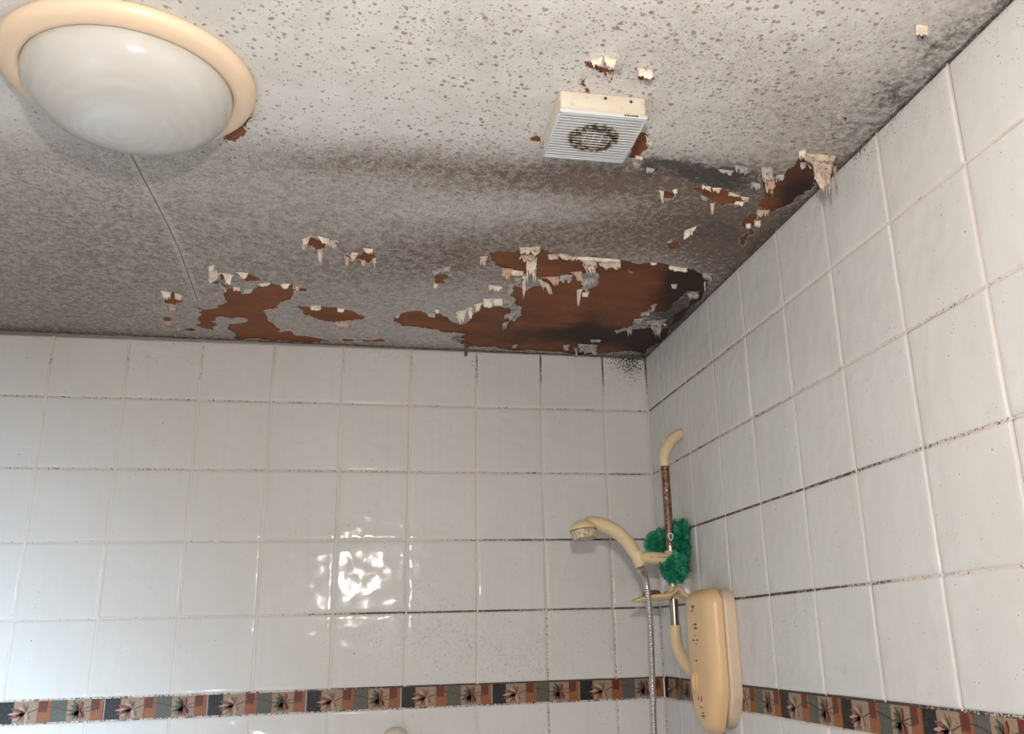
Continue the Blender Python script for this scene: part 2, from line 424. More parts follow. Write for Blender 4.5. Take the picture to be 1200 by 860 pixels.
def b_right(UV, V):
    near = np.exp(-(H - V[:, 2]) / .008)
    return .22*near*(UV[:, 0] < 1120) + blob(UV, 1010, 180, 40, 16, .35) + blob(UV, 1040, 140, 22, 10, .35)
zero = lambda UV, V: np.full(len(UV), .03)
XL, YF = -1.62, -2.95
w0, pt, v0, pr = 0.10863, 0.152, 0.10136, 0.15708
colsB = [0] + [w0 + pt*k for k in range(12)]; colsB = [c_ for c_ in colsB if c_ < -XL - .02] + [-XL]
colsR = [0] + [v0 + pr*k for k in range(19)]; colsR = [c_ for c_ in colsR if c_ < -YF - .02] + [-YF]
tile_wall('wall_back', (0, 0, H), (-1, 0, 0), (0, -1, 0), colsB, d_back, b_back, g_back)
tile_wall('wall_right', (0, 0, H), (0, -1, 0), (-1, 0, 0), colsR, d_right, b_right, g_right)
colsL = [0.1*0] + [.13 + pt*k for k in range(19)]; colsL = [c_ for c_ in colsL if c_ < -YF-.02] + [-YF]
WX0, WX1, WZ0, WZ1 = 1.04, 1.54, -1.96, -1.24
gz = lambda p, h: .35
tile_wall('wall_left', (XL, 0, H), (0, -1, 0), (1, 0, 0), colsL, zero, zero, gz)
tile_wall('wall_front', (0, YF, H), (-1, 0, 0), (0, 1, 0), colsB, zero, zero, gz, hole=(WX0, WX1, WZ0, WZ1))

# floor
tf = NT('floor_vinyl'); c_ = tf.coord(); nf = tf.noise(c_, 30, 5)
tf.B(Base_Color=tf.mix(nf, (0.16, 0.13, 0.10), (0.24, 0.20, 0.17)), Roughness=.5)
bm = bmesh.new(); box(bm, (XL-.1, YF-.1, -.06), (.1, .1, 0)); tag(link('floor', bmmesh('floor', bm), tf.m, smooth=False), kind='structure')

# window added behind the camera, out of view: white frame, self-lit frosted sheet
M_PVC = simple('white_pvc', (.8, .8, .8), .3, noise_amt=.03)
bm = bmesh.new(); fw = .05
for lo, hi in (((-WX1, YF-.07, H+WZ0), (-WX1+fw, YF+.012, H+WZ1)), ((-WX0-fw, YF-.07, H+WZ0), (-WX0, YF+.012, H+WZ1)),
               ((-WX1, YF-.07, H+WZ0), (-WX0, YF+.012, H+WZ0+fw)), ((-WX1, YF-.07, H+WZ1-fw), (-WX0, YF+.012, H+WZ1)), ((-1.30, YF-.06, H+WZ0), (-1.27, YF+.008, H+WZ1))):
    box(bm, lo, hi, .004)
added_win = tag(link('added_window_1', bmmesh('added_window_1', bm, 35), M_PVC), kind='structure')
tg = NT('added_glow_pane'); ng = tg.noise(tg.coord(), 60, 3)
tg.B(Base_Color=(.8, .85, .9), Roughness=.3); tg.b.inputs['Emission Color'].default_value = (0.60, 0.79, 1.0, 1)
tg.set(tg.b.inputs['Emission Strength'], tg.math('MULTIPLY', tg.mr(ng, 0, 1, .85, 1.1), GLOW_E))
bm = bmesh.new(); box(bm, (-WX1+.02, YF-.035, H+WZ0+.02), (-WX0-.02, YF-.027, H+WZ1-.02)); link('glow_pane', bmmesh('glow_pane', bm), tg.m, added_win, smooth=False)

# ------------------------------------------------------------------ ceiling
BARE = [
 [(231,360),(240,362.7),(254.7,361.3),(260,356.7),(265.3,354),(260,344.7),(265.3,339.3),(273.3,336.7),(281.3,340.7),(286.7,344.7),(294.7,342),(300,337.3),(306,333.3),(316,332),(328,334),(332,337.3),(340,333.7),(345,333.5),(344,340),(336,352),(325,360),(313,362.7),(313,372),(320,380),(326.7,389.3),(341,388),(346.7,393.3),(370.7,396),(388,398.7),(346.7,400.5),(272,397.6),(270.7,388),(268,380),(289,377.3),(288,372),(258.7,370.7),(248,377),(249,386.7),(228,381.3),(235,378),(230.7,374.7)],
 [(346.7,357.3),(362.7,360),(376,359.2),(394.7,360),(416,365.3),(428,372),(408,375.2),(389.3,377.3),(373.3,374.7),(357.3,369.3)],
 [(356,283.5),(366,278),(370,281),(381.5,282),(380,290),(372,294),(362,287)],
 [(403,298.7),(418,301),(425,294),(438,297),(440,303),(430,307),(420,304),(414,305)],
 [(190,353),(199,347),(203,340),(206,348),(213,352),(204,357)],
 [(190,373.5),(198,371),(204,374),(196,377)], [(212,385.5),(225,384),(231,386),(224,388.5)],
 [(285,322),(292,321),(307,327),(300,329.5),(287,329)], [(249,331),(258,320),(263,327),(256,332)], [(350,337),(360,338),(358,341.5),(350,341)],
 [(402,396.6),(415,397),(412,400),(402,399.6)], [(424,397.2),(450,397),(449,400.5),(426,400.3)],
 [(510,321.6),(521,321.6),(530,323),(519.7,331.4),(513.5,334),(510.7,328)],
 [(460.5,374.6),(468,369),(479.3,364.9),(493.2,364.2),(504.4,368.3),(511.4,365.5),(521,370.4),(531,377.4),(539.3,380.2),(550.4,373.9),(556,365.5),(560.2,364.9),(565.8,355.8),(571.3,360.7),(583.9,358.6),(597.8,361.4),(600,368.3),(589.5,383.7),(604.8,373.9),(609,364),(603.4,355.8),(599.2,346),(600,334),(612,334),(612,322),(588,314),(577,306),(569.3,298),(578.7,295.3),(609.3,294),(634.7,288),(642.7,296),(661,297.3),(676,300),(727,304.3),(762,307.8),(790,313),(818,318.3),(828.5,328.8),(826.8,338),(800,372),(757,414),(640,411.5),(560,407),(545.5,405),(545,391.8),(520.5,390),(475,382.3)],
 [(919.4,202.3),(931.6,192.7),(942,181.4),(952.5,184.9),(959.5,211),(952.5,219.7),(942,226.7),(924.6,240.7),(903.7,248),(888,240.7),(895,228.5),(893,215),(895,204),(907,205.5),(917.6,210)],
 [(832,232),(855,228.5),(876,232),(869,238),(846,240)], [(812,220),(838,222),(860,225),(850,232),(828,230)],
 [(770,222),(787.7,225.5),(793.5,224),(791,231),(776,233.6)],
 [(748,156),(758.5,157),(759,172),(748,185),(736,185)], [(620.8,161.3),(627.8,157.8),(638,167),(636,170)],
 [(685,72.7),(694.3,72.7),(706,78.5),(720,83),(715.3,85.5),(714,98.3),(708.3,84),(692,79.7)],
 [(686.5,84),(690,84),(690,108),(687,108)],
 [(744.5,86.7),(764.3,87.8),(766,95),(752.7,95)], [(783,284),(795,283),(793.5,292),(785,290)],
 [(262,158),(285,138),(298,138),(288,155),(276,166),(264,165)], [(1073,42),(1083,42),(1081,46),(1074,46)], [(985,136),(993,138),(990,142)],
 [(868,262),(880,250),(889,252),(885,262),(872,270)], [(866,278),(880,268),(884,272),(870,288)],
]
ISLE = [
 [(734,385.8),(744,379),(752,375),(753.7,365),(768.4,355),(762,367.9),(781.4,364.6),(793,352),(804,341.8),(818.8,341),(808,358),(786,379),(772,389),(761.8,384),(747,386)],
 [(600,318),(625,322),(640,332),(618,340),(602,335)], [(680,322),(698,316),(702,330),(690,346),(682,338)],
 [(721,387),(735,382),(733,388),(722,391)], [(737,318),(742,318),(740,321)]]
def fractal(poly, it=3, amp=.16):
    P = [np.array(q) for q in poly]; rr = random.Random(len(poly)*13 + int(P[0][0]))
    for _ in range(it):
        Q = []
        for a, b in zip(P, P[1:] + P[:1]):
            Q.append(a); d = b - a; L = np.linalg.norm(d)
            if L > .006: Q.append((a+b)/2 + np.array([-d[1], d[0]]) * rr.uniform(-amp, amp))
        P = Q
    return np.array(P)
def sdf(XY, poly, pad=.03):
    out = np.full(len(XY), pad); lo, hi = poly.min(0)-pad, poly.max(0)+pad
    k = np.where((XY[:, 0] > lo[0]) & (XY[:, 0] < hi[0]) & (XY[:, 1] > lo[1]) & (XY[:, 1] < hi[1]))[0]
    P = XY[k]; d = np.full(len(k), 1e9); ins = np.zeros(len(k), bool)
    for a, b in zip(poly, np.roll(poly, -1, 0)):
        e = b - a; w_ = P - a; t_ = np.clip((w_ @ e) / (e @ e + 1e-12), 0, 1)
        d = np.minimum(d, ((w_ - t_[:, None]*e)**2).sum(1))
        c1 = (a[1] > P[:, 1]) != (b[1] > P[:, 1])
        if abs(e[1]) > 1e-12: ins ^= c1 & (P[:, 0] < e[0]*(P[:, 1]-a[1])/e[1] + a[0])
    d = np.sqrt(d); out[k] = np.minimum(np.where(ins, -d, d), pad); return out
xs = np.concatenate([np.arange(XL-.1, -1.5, .02), np.arange(-1.5, .0001, .004), [.05, .1]])
ys = np.concatenate([np.arange(YF-.1, -1.5, .02), np.arange(-1.5, .0001, .004), [.05, .1]])
X, Y = np.meshgrid(xs, ys); XY = np.stack([X.ravel(), Y.ravel()], 1)
SD = np.full(len(XY), .03)
for p_ in BARE: SD = np.minimum(SD, sdf(XY, fractal([ceil(*q)[:2] for q in p_])))
for p_ in ISLE: SD = np.maximum(SD, -sdf(XY, fractal([ceil(*q)[:2] for q in p_])))
V = np.stack([XY[:, 0], XY[:, 1], cz(XY[:, 0], XY[:, 1]) + .002*np.clip(-SD/.004, 0, 1)], 1)
# gentle sagging blisters around torn places
sag = np.exp(-np.clip(SD, 0, 1)/.012) * (SD > 0) * (SD < .029)
wob = np.array([mnoise.noise(Vector((x*40, y*40, 0))) for x, y in XY[sag > .1]])
V[sag > .1, 2] -= .0035*np.clip(wob+.15, 0, 1)*sag[sag > .1]
UV, ok = project(V); Bf = lambda *a, **k: blob(UV, *a, **k)
rw = -V[:, 0]; bw = -V[:, 1]                       # distances from the right and back walls
sg = lambda q, a, b: 1/(1+np.exp(-(q-a)/b))
lowz = sg(UV[:, 1], 172 + .035*(UV[:, 0]-300), 9)
haze = .05 + .38*lowz + Bf(60,300,230,110,.20) + Bf(480,190,200,22,.40,ang=4) + Bf(700,210,120,22,.55) + Bf(830,230,110,45,.35) + Bf(870,110,90,60,.08) + Bf(930,140,90,50,.25,ang=-40) \
     + Bf(730,275,190,28,.40) + Bf(560,305,130,26,.35) + Bf(60,370,160,60,.12) + Bf(380,330,120,40,.12) - Bf(580,245,110,16,.16) + .15*Bf(330,290,250,60) + Bf(850,280,60,40,.4) \
     + .40*np.exp(-rw/.10) + .30*np.exp(-bw/.03) + Bf(560,40,60,40,.12) + Bf(790,60,100,50,.14) - Bf(400,90,70,60,.10)
spot = .20 + Bf(880,80,120,70,.95) + Bf(500,40,160,70,.75) + Bf(650,110,140,60,.55) + Bf(750,20,140,40,.6) + Bf(330,30,70,40,.4) + Bf(450,170,200,30,.75) + Bf(840,160,110,30,.6) + Bf(1000,30,100,40,.5) + Bf(600,240,250,60,.35) + Bf(100,230,200,50,.2)
mold = Bf(815,200,62,17,.98,ang=6) + Bf(770,190,22,8,.55) + Bf(860,215,40,16,.7) + Bf(745,205,30,10,.35) + Bf(640,200,90,8,.18) + Bf(775,258,80,16,.34) + Bf(840,270,45,25,.45) \
     + .46*np.exp(-rw/.07) + .30*np.exp(-rw/.02) + .55*np.exp(-bw/.018) + Bf(1040,105,40,16,.45,ang=-42) + Bf(1100,50,40,12,.34,ang=-40) + Bf(975,150,40,22,.30,ang=-40) \
     + Bf(780,368,45,26,.85,ang=-40) + Bf(700,300,60,5,.55) + Bf(510,300,60,18,.20) + Bf(650,330,60,20,.28) + Bf(575,345,24,16,.25) + .10*Bf(300,280,400,120)
damp = Bf(812,325,32,18,1.2) + Bf(790,350,30,24,.75,ang=-40) + Bf(700,392,90,10,.85) + Bf(760,400,40,16,.9) + Bf(690,385,20,30,.5) + Bf(620,385,60,30,.25) + Bf(640,300,100,8,.25) + Bf(930,222,30,26,.65) \
     + .9*np.exp(-rw/.03) + .5*np.exp(-bw/.02) + Bf(740,312,60,8,.35) + .12
jx = -0.993 + .004*np.sin(V[:, 1]*9); jl = np.where(V[:, 1] > -.235, 1.0, np.clip((V[:, 0]-jx)/.04 + .5, 0, 1))
nx, ny = len(xs), len(ys)
F = [(j*nx+i, (j+1)*nx+i, (j+1)*nx+i+1, j*nx+i+1) for j in range(ny-1) for i in range(nx-1)]
nV = len(V); top = V.copy(); 
me = bpy.data.meshes.new('ceiling')
allV = np.vstack([V, [[XL-.1, YF-.1, H+.12], [.1, YF-.1, H+.12], [.1, .1, H+.12], [XL-.1, .1, H+.12]]])
me.from_pydata(allV.tolist(), [], F + [(nV, nV+1, nV+2, nV+3)]); me.update()
pad4 = lambda a: np.concatenate([np.clip(np.where(ok, a, np.median(a)), 0, 1.5), [0]*4])
setattr_(me, 'bare', np.concatenate([SD, [.03]*4])); setattr_(me, 'haze', pad4(haze)); setattr_(me, 'spot', pad4(spot)); setattr_(me, 'mold', pad4(mold)); setattr_(me, 'damp', pad4(damp)); setattr_(me, 'joint', pad4(jl))
CEIL = tag(link('ceiling', me, M_CEIL), kind='structure')

# grimy sealant where walls meet ceiling, and the sealed vertical corner
tc = NT('grimy_sealant'); c_ = tc.coord(); nn = tc.noise(c_, 120, 4)
tc.B(Base_Color=tc.mix(tc.mr(nn, .35, .65), (.05, .042, .038), (.22, .18, .15)), Roughness=.7, Normal=tc.bump(nn, .002))
def fillet(name, a, b, na, nb, r, mat):
    """thin triangular bead running from a to b; na, nb: directions away from the corner"""
    a, b, na, nb = map(lambda q: np.array(q, float), (a, b, na, nb)); N = 120; V_, F_ = [], []
    for k in range(N+1):
        p = a + (b-a)*k/N; rr = r*(1 + .45*mnoise.noise(Vector(p*35)))
        V_ += [p, p+na*rr, p+(na+nb)*rr*.36, p+nb*rr]
    for k in range(N):
        for i in range(4):
            F_.append((4*k+i, 4*k+(i+1) % 4, 4*k+4+(i+1) % 4, 4*k+4+i))
    return tag(link(name, pymesh(name, V_, F_), mat), kind='structure')
fillet('trim_1', (XL, 0, cz(XL, 0)), (0, 0, cz(0, 0)), (0, -1, 0), (0, 0, -1), .0024, tc.m)
fillet('trim_2', (0, 0, cz(0, 0)), (0, YF, cz(0, YF)), (-1, 0, 0), (0, 0, -1), .0016, tc.m)

# ------------------------------------------------------------------ decorative border course
tb = NT('border_tile_glaze'); c_ = tb.coord(); ca = tb.attr('pcol', 'Color')
bn = tb.noise(c_, 230, 3, .7); bn2 = tb.noise(c_, 700, 2, .6)
colr = tb.mix(tb.mr(bn, .35, .7, 0, .5), ca, tb.mix(.55, ca, (.02, .015, .01)))
colr = tb.mix(tb.mr(bn2, .5, .7, 0, .22), colr, tb.mix(.35, ca, (.8, .72, .62)))
tb.B(Base_Color=tb.mix(1.0, colr, (.78, .74, .70), 'MULTIPLY'), Roughness=.35, Normal=tb.bump(bn, .0005)); tb.b.inputs['Specular IOR Level'].default_value = .2
CC = dict(k=(.016, .013, .016), c=(.42, .31, .23), o=(.36, .13, .05), r=(.17, .035, .022), g=(.13, .135, .12), w=(.56, .42, .36), p=(.33, .10, .075), d=(.09, .06, .045), n=(.12, .11, .08), l=(.28, .24, .17), b=(.27, .18, .12))
def leafpoly(x0, y0, ang, L, wd):
    d = np.array([cos(ang), sin(ang)]); q = np.array([-d[1], d[0]]); o_ = np.array([x0, y0])
    return [o_, o_+d*L*.3+q*wd*.42, o_+d*L*.62+q*wd*.5, o_+d*L*.88+q*wd*.2, o_+d*L, o_+d*L*.86-q*wd*.25, o_+d*L*.6-q*wd*.5, o_+d*L*.3-q*wd*.38]
def stem(P, wd):
    P = [np.array(q_[:2]) for q_ in catmull([(a, b, 0) for a, b in P], 6)]; up, dn = [], []
    for i, p in enumerate(P):
        t_ = P[min(i+1, len(P)-1)] - P[max(i-1, 0)]; t_ = t_/np.linalg.norm(t_); q = np.array([-t_[1], t_[0]])*wd/2; up.append(p+q); dn.append(p-q)
    return [[up[i], up[i+1], dn[i+1], dn[i]] for i in range(len(P)-1)]
def border_art(seed):
    """polygons in a unit tile 0..1 x 0..0.215 (x to the right in the picture), with layer height"""
    rr = random.Random(seed); h = .215; A = []
    for x0, x1, c1 in ((0, .15, 'k'), (.15, .375, 'c'), (.375, .50, 'o'), (.50, .655, 'g'), (.655, .88, 'c'), (.88, 1, 'o')):
        A.append(([(x0, 0), (x1, 0), (x1, h), (x0, h)], c1, 0))
    A.append(([(.385, h*.50), (.465, h*.47), (.47, h), (.385, h)], 'r', 1)); A.append(([(.885, h*.48), (.965, h*.5), (.965, h), (.885, h)], 'r', 1))
    for q in stem([(.29, .10), (.38, .135), (.47, .155), (.57, .14), (.68, .105), (.76, .10)], .009): A.append((q, 'd', 3))
    for q in stem([(.80, .115), (.86, .135), (.92, .14), (.955, .125)], .007): A.append((q, 'd', 3))
    for q in stem([(.80, .105), (.86, .095), (.92, .10), (.955, .118)], .007): A.append((q, 'd', 3))
    for k, (a, L, cc) in enumerate(((165, .155, 'p'), (185, .17, 'w'), (200, .165, 'p'), (214, .15, 'w'), (232, .12, 'p'), (252, .11, 'b'), (275, .105, 'w'), (300, .09, 'b'), (140, .11, 'w'), (110, .10, 'b'), (80, .09, 'b'))):
        A.append((leafpoly(.27, .105, radians(a), L, .034), cc, 4 if cc in 'pw' else 3))
    for k, (a, L, cc) in enumerate(((150, .12, 'n'), (128, .13, 'n'), (105, .11, 'l'), (178, .12, 'n'), (200, .14, 'n'), (214, .13, 'l'), (230, .12, 'n'), (250, .10, 'n'), (272, .10, 'p'), (85, .10, 'r'), (295, .09, 'r'))):
        A.append((leafpoly(.79, .105, radians(a), L, .036), cc, 4))
    A.append((leafpoly(.775, .105, radians(80), .09, .03), 'p', 5)); A.append((leafpoly(.775, .105, radians(285), .09, .03), 'p', 5))
    return A
def border(name, origin, eu, nrm, joints, flip, length):
    V_, F_, C_ = [], [], []; eu, nrm = np.array(eu, float), np.array(nrm, float); z1, z0 = BORD[0]-.0018, BORD[1]+.0014
    def add(P3, cc):
        b = len(V_); V_.extend(P3); F_.append(tuple(range(b, b+len(P3)))); C_.append(cc)
    for s, (a0, a1) in enumerate(joints):
        L = a1 - a0 - .0032; art = border_art(s)
        for poly, cc, lay in art:
            P3 = []
            for x_, y_ in poly:
                x_ = min(max(x_, 0), 1); y_ = min(max(y_, 0), .215)
                a = (a0 + .0016 + x_*L) if not flip else (a1 - .0016 - x_*L)
                a = min(max(a, 0.0006), length)
                P3.append(origin + eu*a + np.array([0, 0, z0 + (z1-z0)*y_/.215]) + nrm*(.0004 + lay*.00018))
            # extruded sides give every layer its thickness
            add(P3, CC[cc]); base = [p - nrm*(.004 if lay == 0 else .00022) for p in P3]
            for i in range(len(P3)):
                j = (i+1) % len(P3); add([P3[i], P3[j], base[j], base[i]], CC[cc])
    me = pymesh(name, V_, F_); at_ = me.color_attributes.new('pcol', 'FLOAT_COLOR', 'CORNER'); buf = []
    for f, cc in zip(F_, C_): buf += [*cc, 1.0]*len(f)
    at_.data.foreach_set('color', buf)
    # face normals out of the wall
    bm = bmesh.new(); bm.from_mesh(me)
    for f in bm.faces:
        if abs(f.normal.dot(Vector(nrm))) > .9 and f.normal.dot(Vector(nrm)) < 0: f.normal_flip()
    bm.to_mesh(me); bm.free()
    tag(link(name, me, tb.m, smooth=False), kind='structure')
# picture x runs to the right: on the back wall that is towards the corner, on the right wall away from it
jb = [(max(.002+.19*k, 0.0), .002+.19*(k+1)) for k in range(-1+1, 9)]
border('trim_3', np.array([0, 0, H]), (-1, 0, 0), (0, -1, 0), jb, True, -XL)
jr = [(.193*k, .193*(k+1)) for k in range(0, 15)]
border('trim_4', np.array([0, 0, H]), (0, -1, 0), (-1, 0, 0), jr, False, -YF)

# ------------------------------------------------------------------ peeling flaps of paint (parts of the ceiling)
nflap = 0
def flap(A, B, T, drop, tone='w', tipw=.6, jag=.25, curl=.75, nseg=9, roll=0.0):
    """hinged on the ceiling along A-B, tip seen at T, hanging `drop` metres below the ceiling"""
    global nflap; nflap += 1; rr = random.Random(nflap*31+5)
    a, b = ceil(*A), ceil(*B); t_ = ceil(*T, drop=drop); hd = b - a; W = np.linalg.norm(hd)
    nu = 13; nv = nseg; V_ = []; F_ = []
    pk = [rr.uniform(-1, 1) for _ in range(8)]; pr_ = [float(np.interp(k*7/nu, range(8), pk))*.8 + rr.uniform(-.2, .2) for k in range(nu+1)]; pe = [rr.uniform(-1, 1) for _ in range(2*(nv+1))]
    for j in range(nv+1):
        t = j/nv
        for i in range(nu+1):
            s = i/nu; p = a + hd*s; q = t_ + hd*(s-.5)*tipw; m = p + (q-p)*np.array([curl, curl, .08])
            L = t*(1 - 1.15*jag*abs(pr_[i])*t)
            ss = (pe[2*j] if s < .5 else pe[2*j+1])*jag*.30*abs(s-.5)*2*min(1, t*3)
            r_ = (1-L)**2*p + 2*L*(1-L)*m + L*L*q + hd*ss*.5
            r_ = r_ + np.array([0, 0, -1.])*.25*drop*roll*sin(pi*L) 
            nz = mnoise.noise(Vector(r_*90))*.0022*min(1, 3*t)
            r_ = r_ + np.array([0, 0, nz]); r_[2] = min(r_[2], cz(r_[0], r_[1]) - .0005 + .0012*(j == 0))
            V_.append(r_)
    for j in range(nv):
        for i in range(nu):
            F_.append((j*(nu+1)+i, j*(nu+1)+i+1, (j+1)*(nu+1)+i+1, (j+1)*(nu+1)+i))
    o = link('peeling_flap', pymesh('peeling_flap', V_, F_), FL[tone], CEIL)
    md = o.modifiers.new('thick', 'SOLIDIFY'); md.thickness = .0007; md.offset = 0
    return o
# around the fan
flap((690,71),(707,66),(700,81),.020,'w',.5,.3); flap((706,65),(724,70),(716,82),.020,'w',.5,.3); flap((720,74),(731,78),(724,84),.010,'g',.7)
flap((710,84),(719,84),(714,97),.004,'p',.2); flap((746,79),(766,83),(757,93),.018,'w',.8,.25); flap((752,93),(764,93),(758,96),.003,'p',.8)
flap((756,158),(764,166),(761,170),.008,'w',.6); flap((745,182),(754,184),(749,187),.007,'w',.9); flap((633,160),(637,163),(635,168),.006,'w',.4)
flap((1075,29),(1090,30),(1081,43),.020,'w',.9,.15); flap((290,143),(297,141),(296,139),.006,'w',.8)
# star holes on the left
flap((353,281),(365,276),(358,287),.012,'w',.4); flap((370,276),(386,280),(381,287),.012,'w',.5); flap((381,288),(386,283),(392,290),.014,'w',.7); flap((381,284),(387,283),(396,285),.012,'w',.5)
flap((371,292),(378,292),(375,309),.020,'s',.5); flap((355,284),(361,287),(356,293),.012,'w',.7); flap((389,284),(394,284),(393,293),.010,'g',.6)
flap((403,299),(410,302),(406,313),.018,'s',.4); flap((404,297),(420,300),(414,304),.012,'w',.3); flap((412,296),(422,296),(413,306),.016,'w',.4); flap((422,305),(428,305),(426,313),.012,'p',.5); flap((436,303),(441,302),(439,315),.018,'s',.3); flap((424,290),(438,292),(432,298),.010,'w',.5)
flap((188,341),(203,339),(195,351),.014,'w',.5); flap((204,342),(214,347),(208,352),.010,'w',.6); flap((197,356),(206,356),(202,364),.008,'p',.7); flap((192,376),(201,376),(197,381),.005,'p',.7)
flap((244,312),(252,310),(247,320),.012,'w',.6); flap((243,320),(254,316),(250,326),.012,'w',.8); flap((244,322),(262,318),(249,331),.016,'w',.5); flap((260,320),(274,322),(267,335),.018,'w',.35); flap((256,332),(262,338),(262,340),.016,'w',1.1); flap((276,319),(293,318),(286,327),.010,'w',.3); flap((250,342),(259,342),(252,346),.008,'p',.7)
flap((272,335),(282,336),(277,342),.008,'s',.7); flap((283,338),(298,338),(288,344),.008,'g',.7); flap((304,332),(318,331),(309,336),.007,'w',.8); flap((328,333),(342,332),(334,339),.010,'w',.4); flap((345,334),(350,335),(348,341),.010,'s',.5)
flap((364,358),(376,358),(370,364),.007,'w',1.); flap((395,361),(404,362),(399,366),.006,'w',.8); flap((392,377),(408,376),(402,384),.008,'p',.8)
flap((202,384),(213,383),(208,389),.010,'g',.9); flap((212,382),(222,382),(216,386),.008,'g',.9)
flap((506,317),(528,312),(518,321),.010,'g',.9); flap((508,331),(514,333),(510,339),.010,'w',.6); flap((521,321),(531,318),(528,325),.010,'g',.4)
# big bare patch, upper edge
flap((608,290),(634,289),(622,301),.014,'s',.8,.4); flap((610,298),(630,298),(618,308),.020,'s',.9,.4); flap((616,302),(630,302),(623,333),.055,'w',.75,.45,nseg=14)
flap((642,298),(656,298),(649,306),.008,'s',.8,.5); flap((656,297),(676,300),(666,305),.009,'s',1.1,.4); flap((675,300),(700,302),(694,324),.030,'s',.45,.5,nseg=12); flap((700,302),(727,305),(714,318),.018,'s',.9,.4); flap((676,300),(727,304),(702,307),.008,'w',1.0,.2)
flap((588,314),(601,315),(594,329),.016,'p',.9,.5); flap((598,316),(614,318),(606,323),.008,'w',.8,.2); flap((601,324),(612,326),(608,335),.014,'g',.5); flap((612,322),(617,323),(614,352),.040,'w',.5,.4,nseg=12); flap((633,325),(656,324),(652,336),.018,'p',.25,.2)
flap((628,326),(642,332),(643,345),.018,'w',.9,.5); flap((657,322),(672,322),(663,332),.014,'g',.9,.5); flap((668,319),(682,318),(680,330),.014,'p',.4); flap((678,328),(700,324),(690,338),.018,'g',.5,.5); flap((676,340),(683,338),(678,360),.024,'w',.4,.5); flap((682,343),(690,342),(686,348),.008,'w',.8)
flap((563,300),(572,300),(565,312),.012,'s',.8,.5); flap((762,307),(770,308),(766,311),.005,'w',.8); flap((784,311),(806,314),(795,319),.009,'w',.9,.4); flap((822,318),(835,321),(829,331),.014,'g',.6,.5); flap((825,330),(828,330),(826,342),.016,'p',.5); flap((786,333),(794,333),(790,338),.006,'g',.7)
# lower left lobe and middle
flap((495,365),(512,366),(506,372),.008,'g',.4); flap((464,370),(469,367),(466,373),.004,'w',.5); flap((508,364),(514,362),(513,369),.010,'w',.4)
flap((533,366),(548,362),(541,380),.022,'w',.5,.6,nseg=12); flap((547,360),(554,360),(551,375),.018,'w',.6,.5); flap((556,357),(566,354),(560,367),.016,'w',.5,.5); flap((566,350),(578,350),(572,362),.016,'w',.8,.3); flap((577,350),(588,350),(584,360),.014,'w',.9,.3); flap((588,350),(600,352),(594,361),.012,'g',.9,.4)
flap((573,334),(589,336),(580,342),.010,'w',.9,.5); flap((592,334),(602,334),(598,347),.012,'g',.6,.5); flap((599,355),(612,360),(603,372),.014,'g',.8,.6); flap((592,368),(606,366),(596,378),.014,'g',.8,.6); flap((590,378),(598,376),(590,388),.014,'g',.5,.6)
flap((535,396),(546,398),(540,403),.010,'d',.8,.5); flap((543,402),(550,403),(546,421),.022,'d',.4,.5); flap((528,400),(546,398),(534,396),.006,'g',.3)
flap((660,404),(668,404),(663,412),.010,'g',.6,.5); flap((677,403),(700,404),(690,417),.016,'g',.8,.5); flap((672,408),(677,408),(676,420),.020,'g',.3); flap((691,398),(704,398),(698,402),.006,'g',.8,.5); flap((601,405),(607,403),(602,409),.006,'g',.5)
# mouldy remnants in the corner
flap((734,384),(742,382),(738,396),.014,'g',.5,.5); flap((752,366),(762,365),(756,371),.008,'g',.9,.4); flap((758,376),(782,374),(768,384),.012,'g',.9,.6); flap((762,382),(776,381),(770,397),.018,'g',.5,.6); flap((764,358),(770,356),(765,366),.010,'g',.5); flap((805,344),(818,342),(814,352),.010,'g',.7,.6); flap((743,374),(754,373),(746,381),.008,'g',.8,.6)
# along the right-hand wall
flap((892,196),(906,196),(900,212),.018,'g',.9,.3,nseg=12); flap((893,206),(912,208),(903,234),.050,'p',.5,.6,nseg=14); flap((909,204),(920,204),(914,214),.012,'g',.8,.5); flap((936,178),(944,175),(940,188),.012,'w',.8,.6); flap((942,176),(954,180),(948,190),.014,'s',.8,.6)
flap((938,178),(981,183),(963,204),.030,'s',.6,.35,nseg=14); flap((952,186),(977,190),(966,226),.072,'s',.7,.25,nseg=16); flap((956,192),(966,193),(962,210),.035,'s',.9,.3); flap((970,190),(981,190),(972,234),.085,'s',.35,.4,nseg=14); flap((974,196),(981,196),(981,222),.060,'p',.3,.4,nseg=12); flap((938,190),(946,190),(941,200),.012,'g',.7)
flap((860,193),(876,196),(869,205),.012,'g',.8,.6); flap((842,198),(860,200),(850,206),.010,'g',.8,.6); flap((880,212),(892,214),(886,224),.012,'g',.8,.6); flap((822,216),(834,218),(828,225),.010,'w',.7,.5); flap((835,218),(846,220),(839,227),.010,'w',.7,.6); flap((854,225),(868,228),(860,231),.007,'w',.9,.4); flap((866,228),(878,231),(872,236),.008,'w',.8,.4); flap((820,228),(830,232),(826,235),.006,'g',.6); flap((832,238),(838,238),(835,252),.018,'p',.4)
flap((772,223),(778,224),(777,240),.018,'w',.3,.4); flap((787,223),(794,221),(792,228),.010,'w',.5); flap((888,246),(902,246),(894,256),.014,'p',.9,.5); flap((874,262),(880,262),(877,269),.008,'w',.8,.5); flap((884,258),(892,258),(888,268),.010,'w',.8,.5); flap((862,236),(874,236),(866,243),.008,'w',.7,.6)
flap((803,270),(819,264),(806,279),.014,'w',.6,.3); flap((780,283),(788,281),(786,285),.006,'g',.6); flap((984,134),(993,138),(983,141),.010,'g',.6)
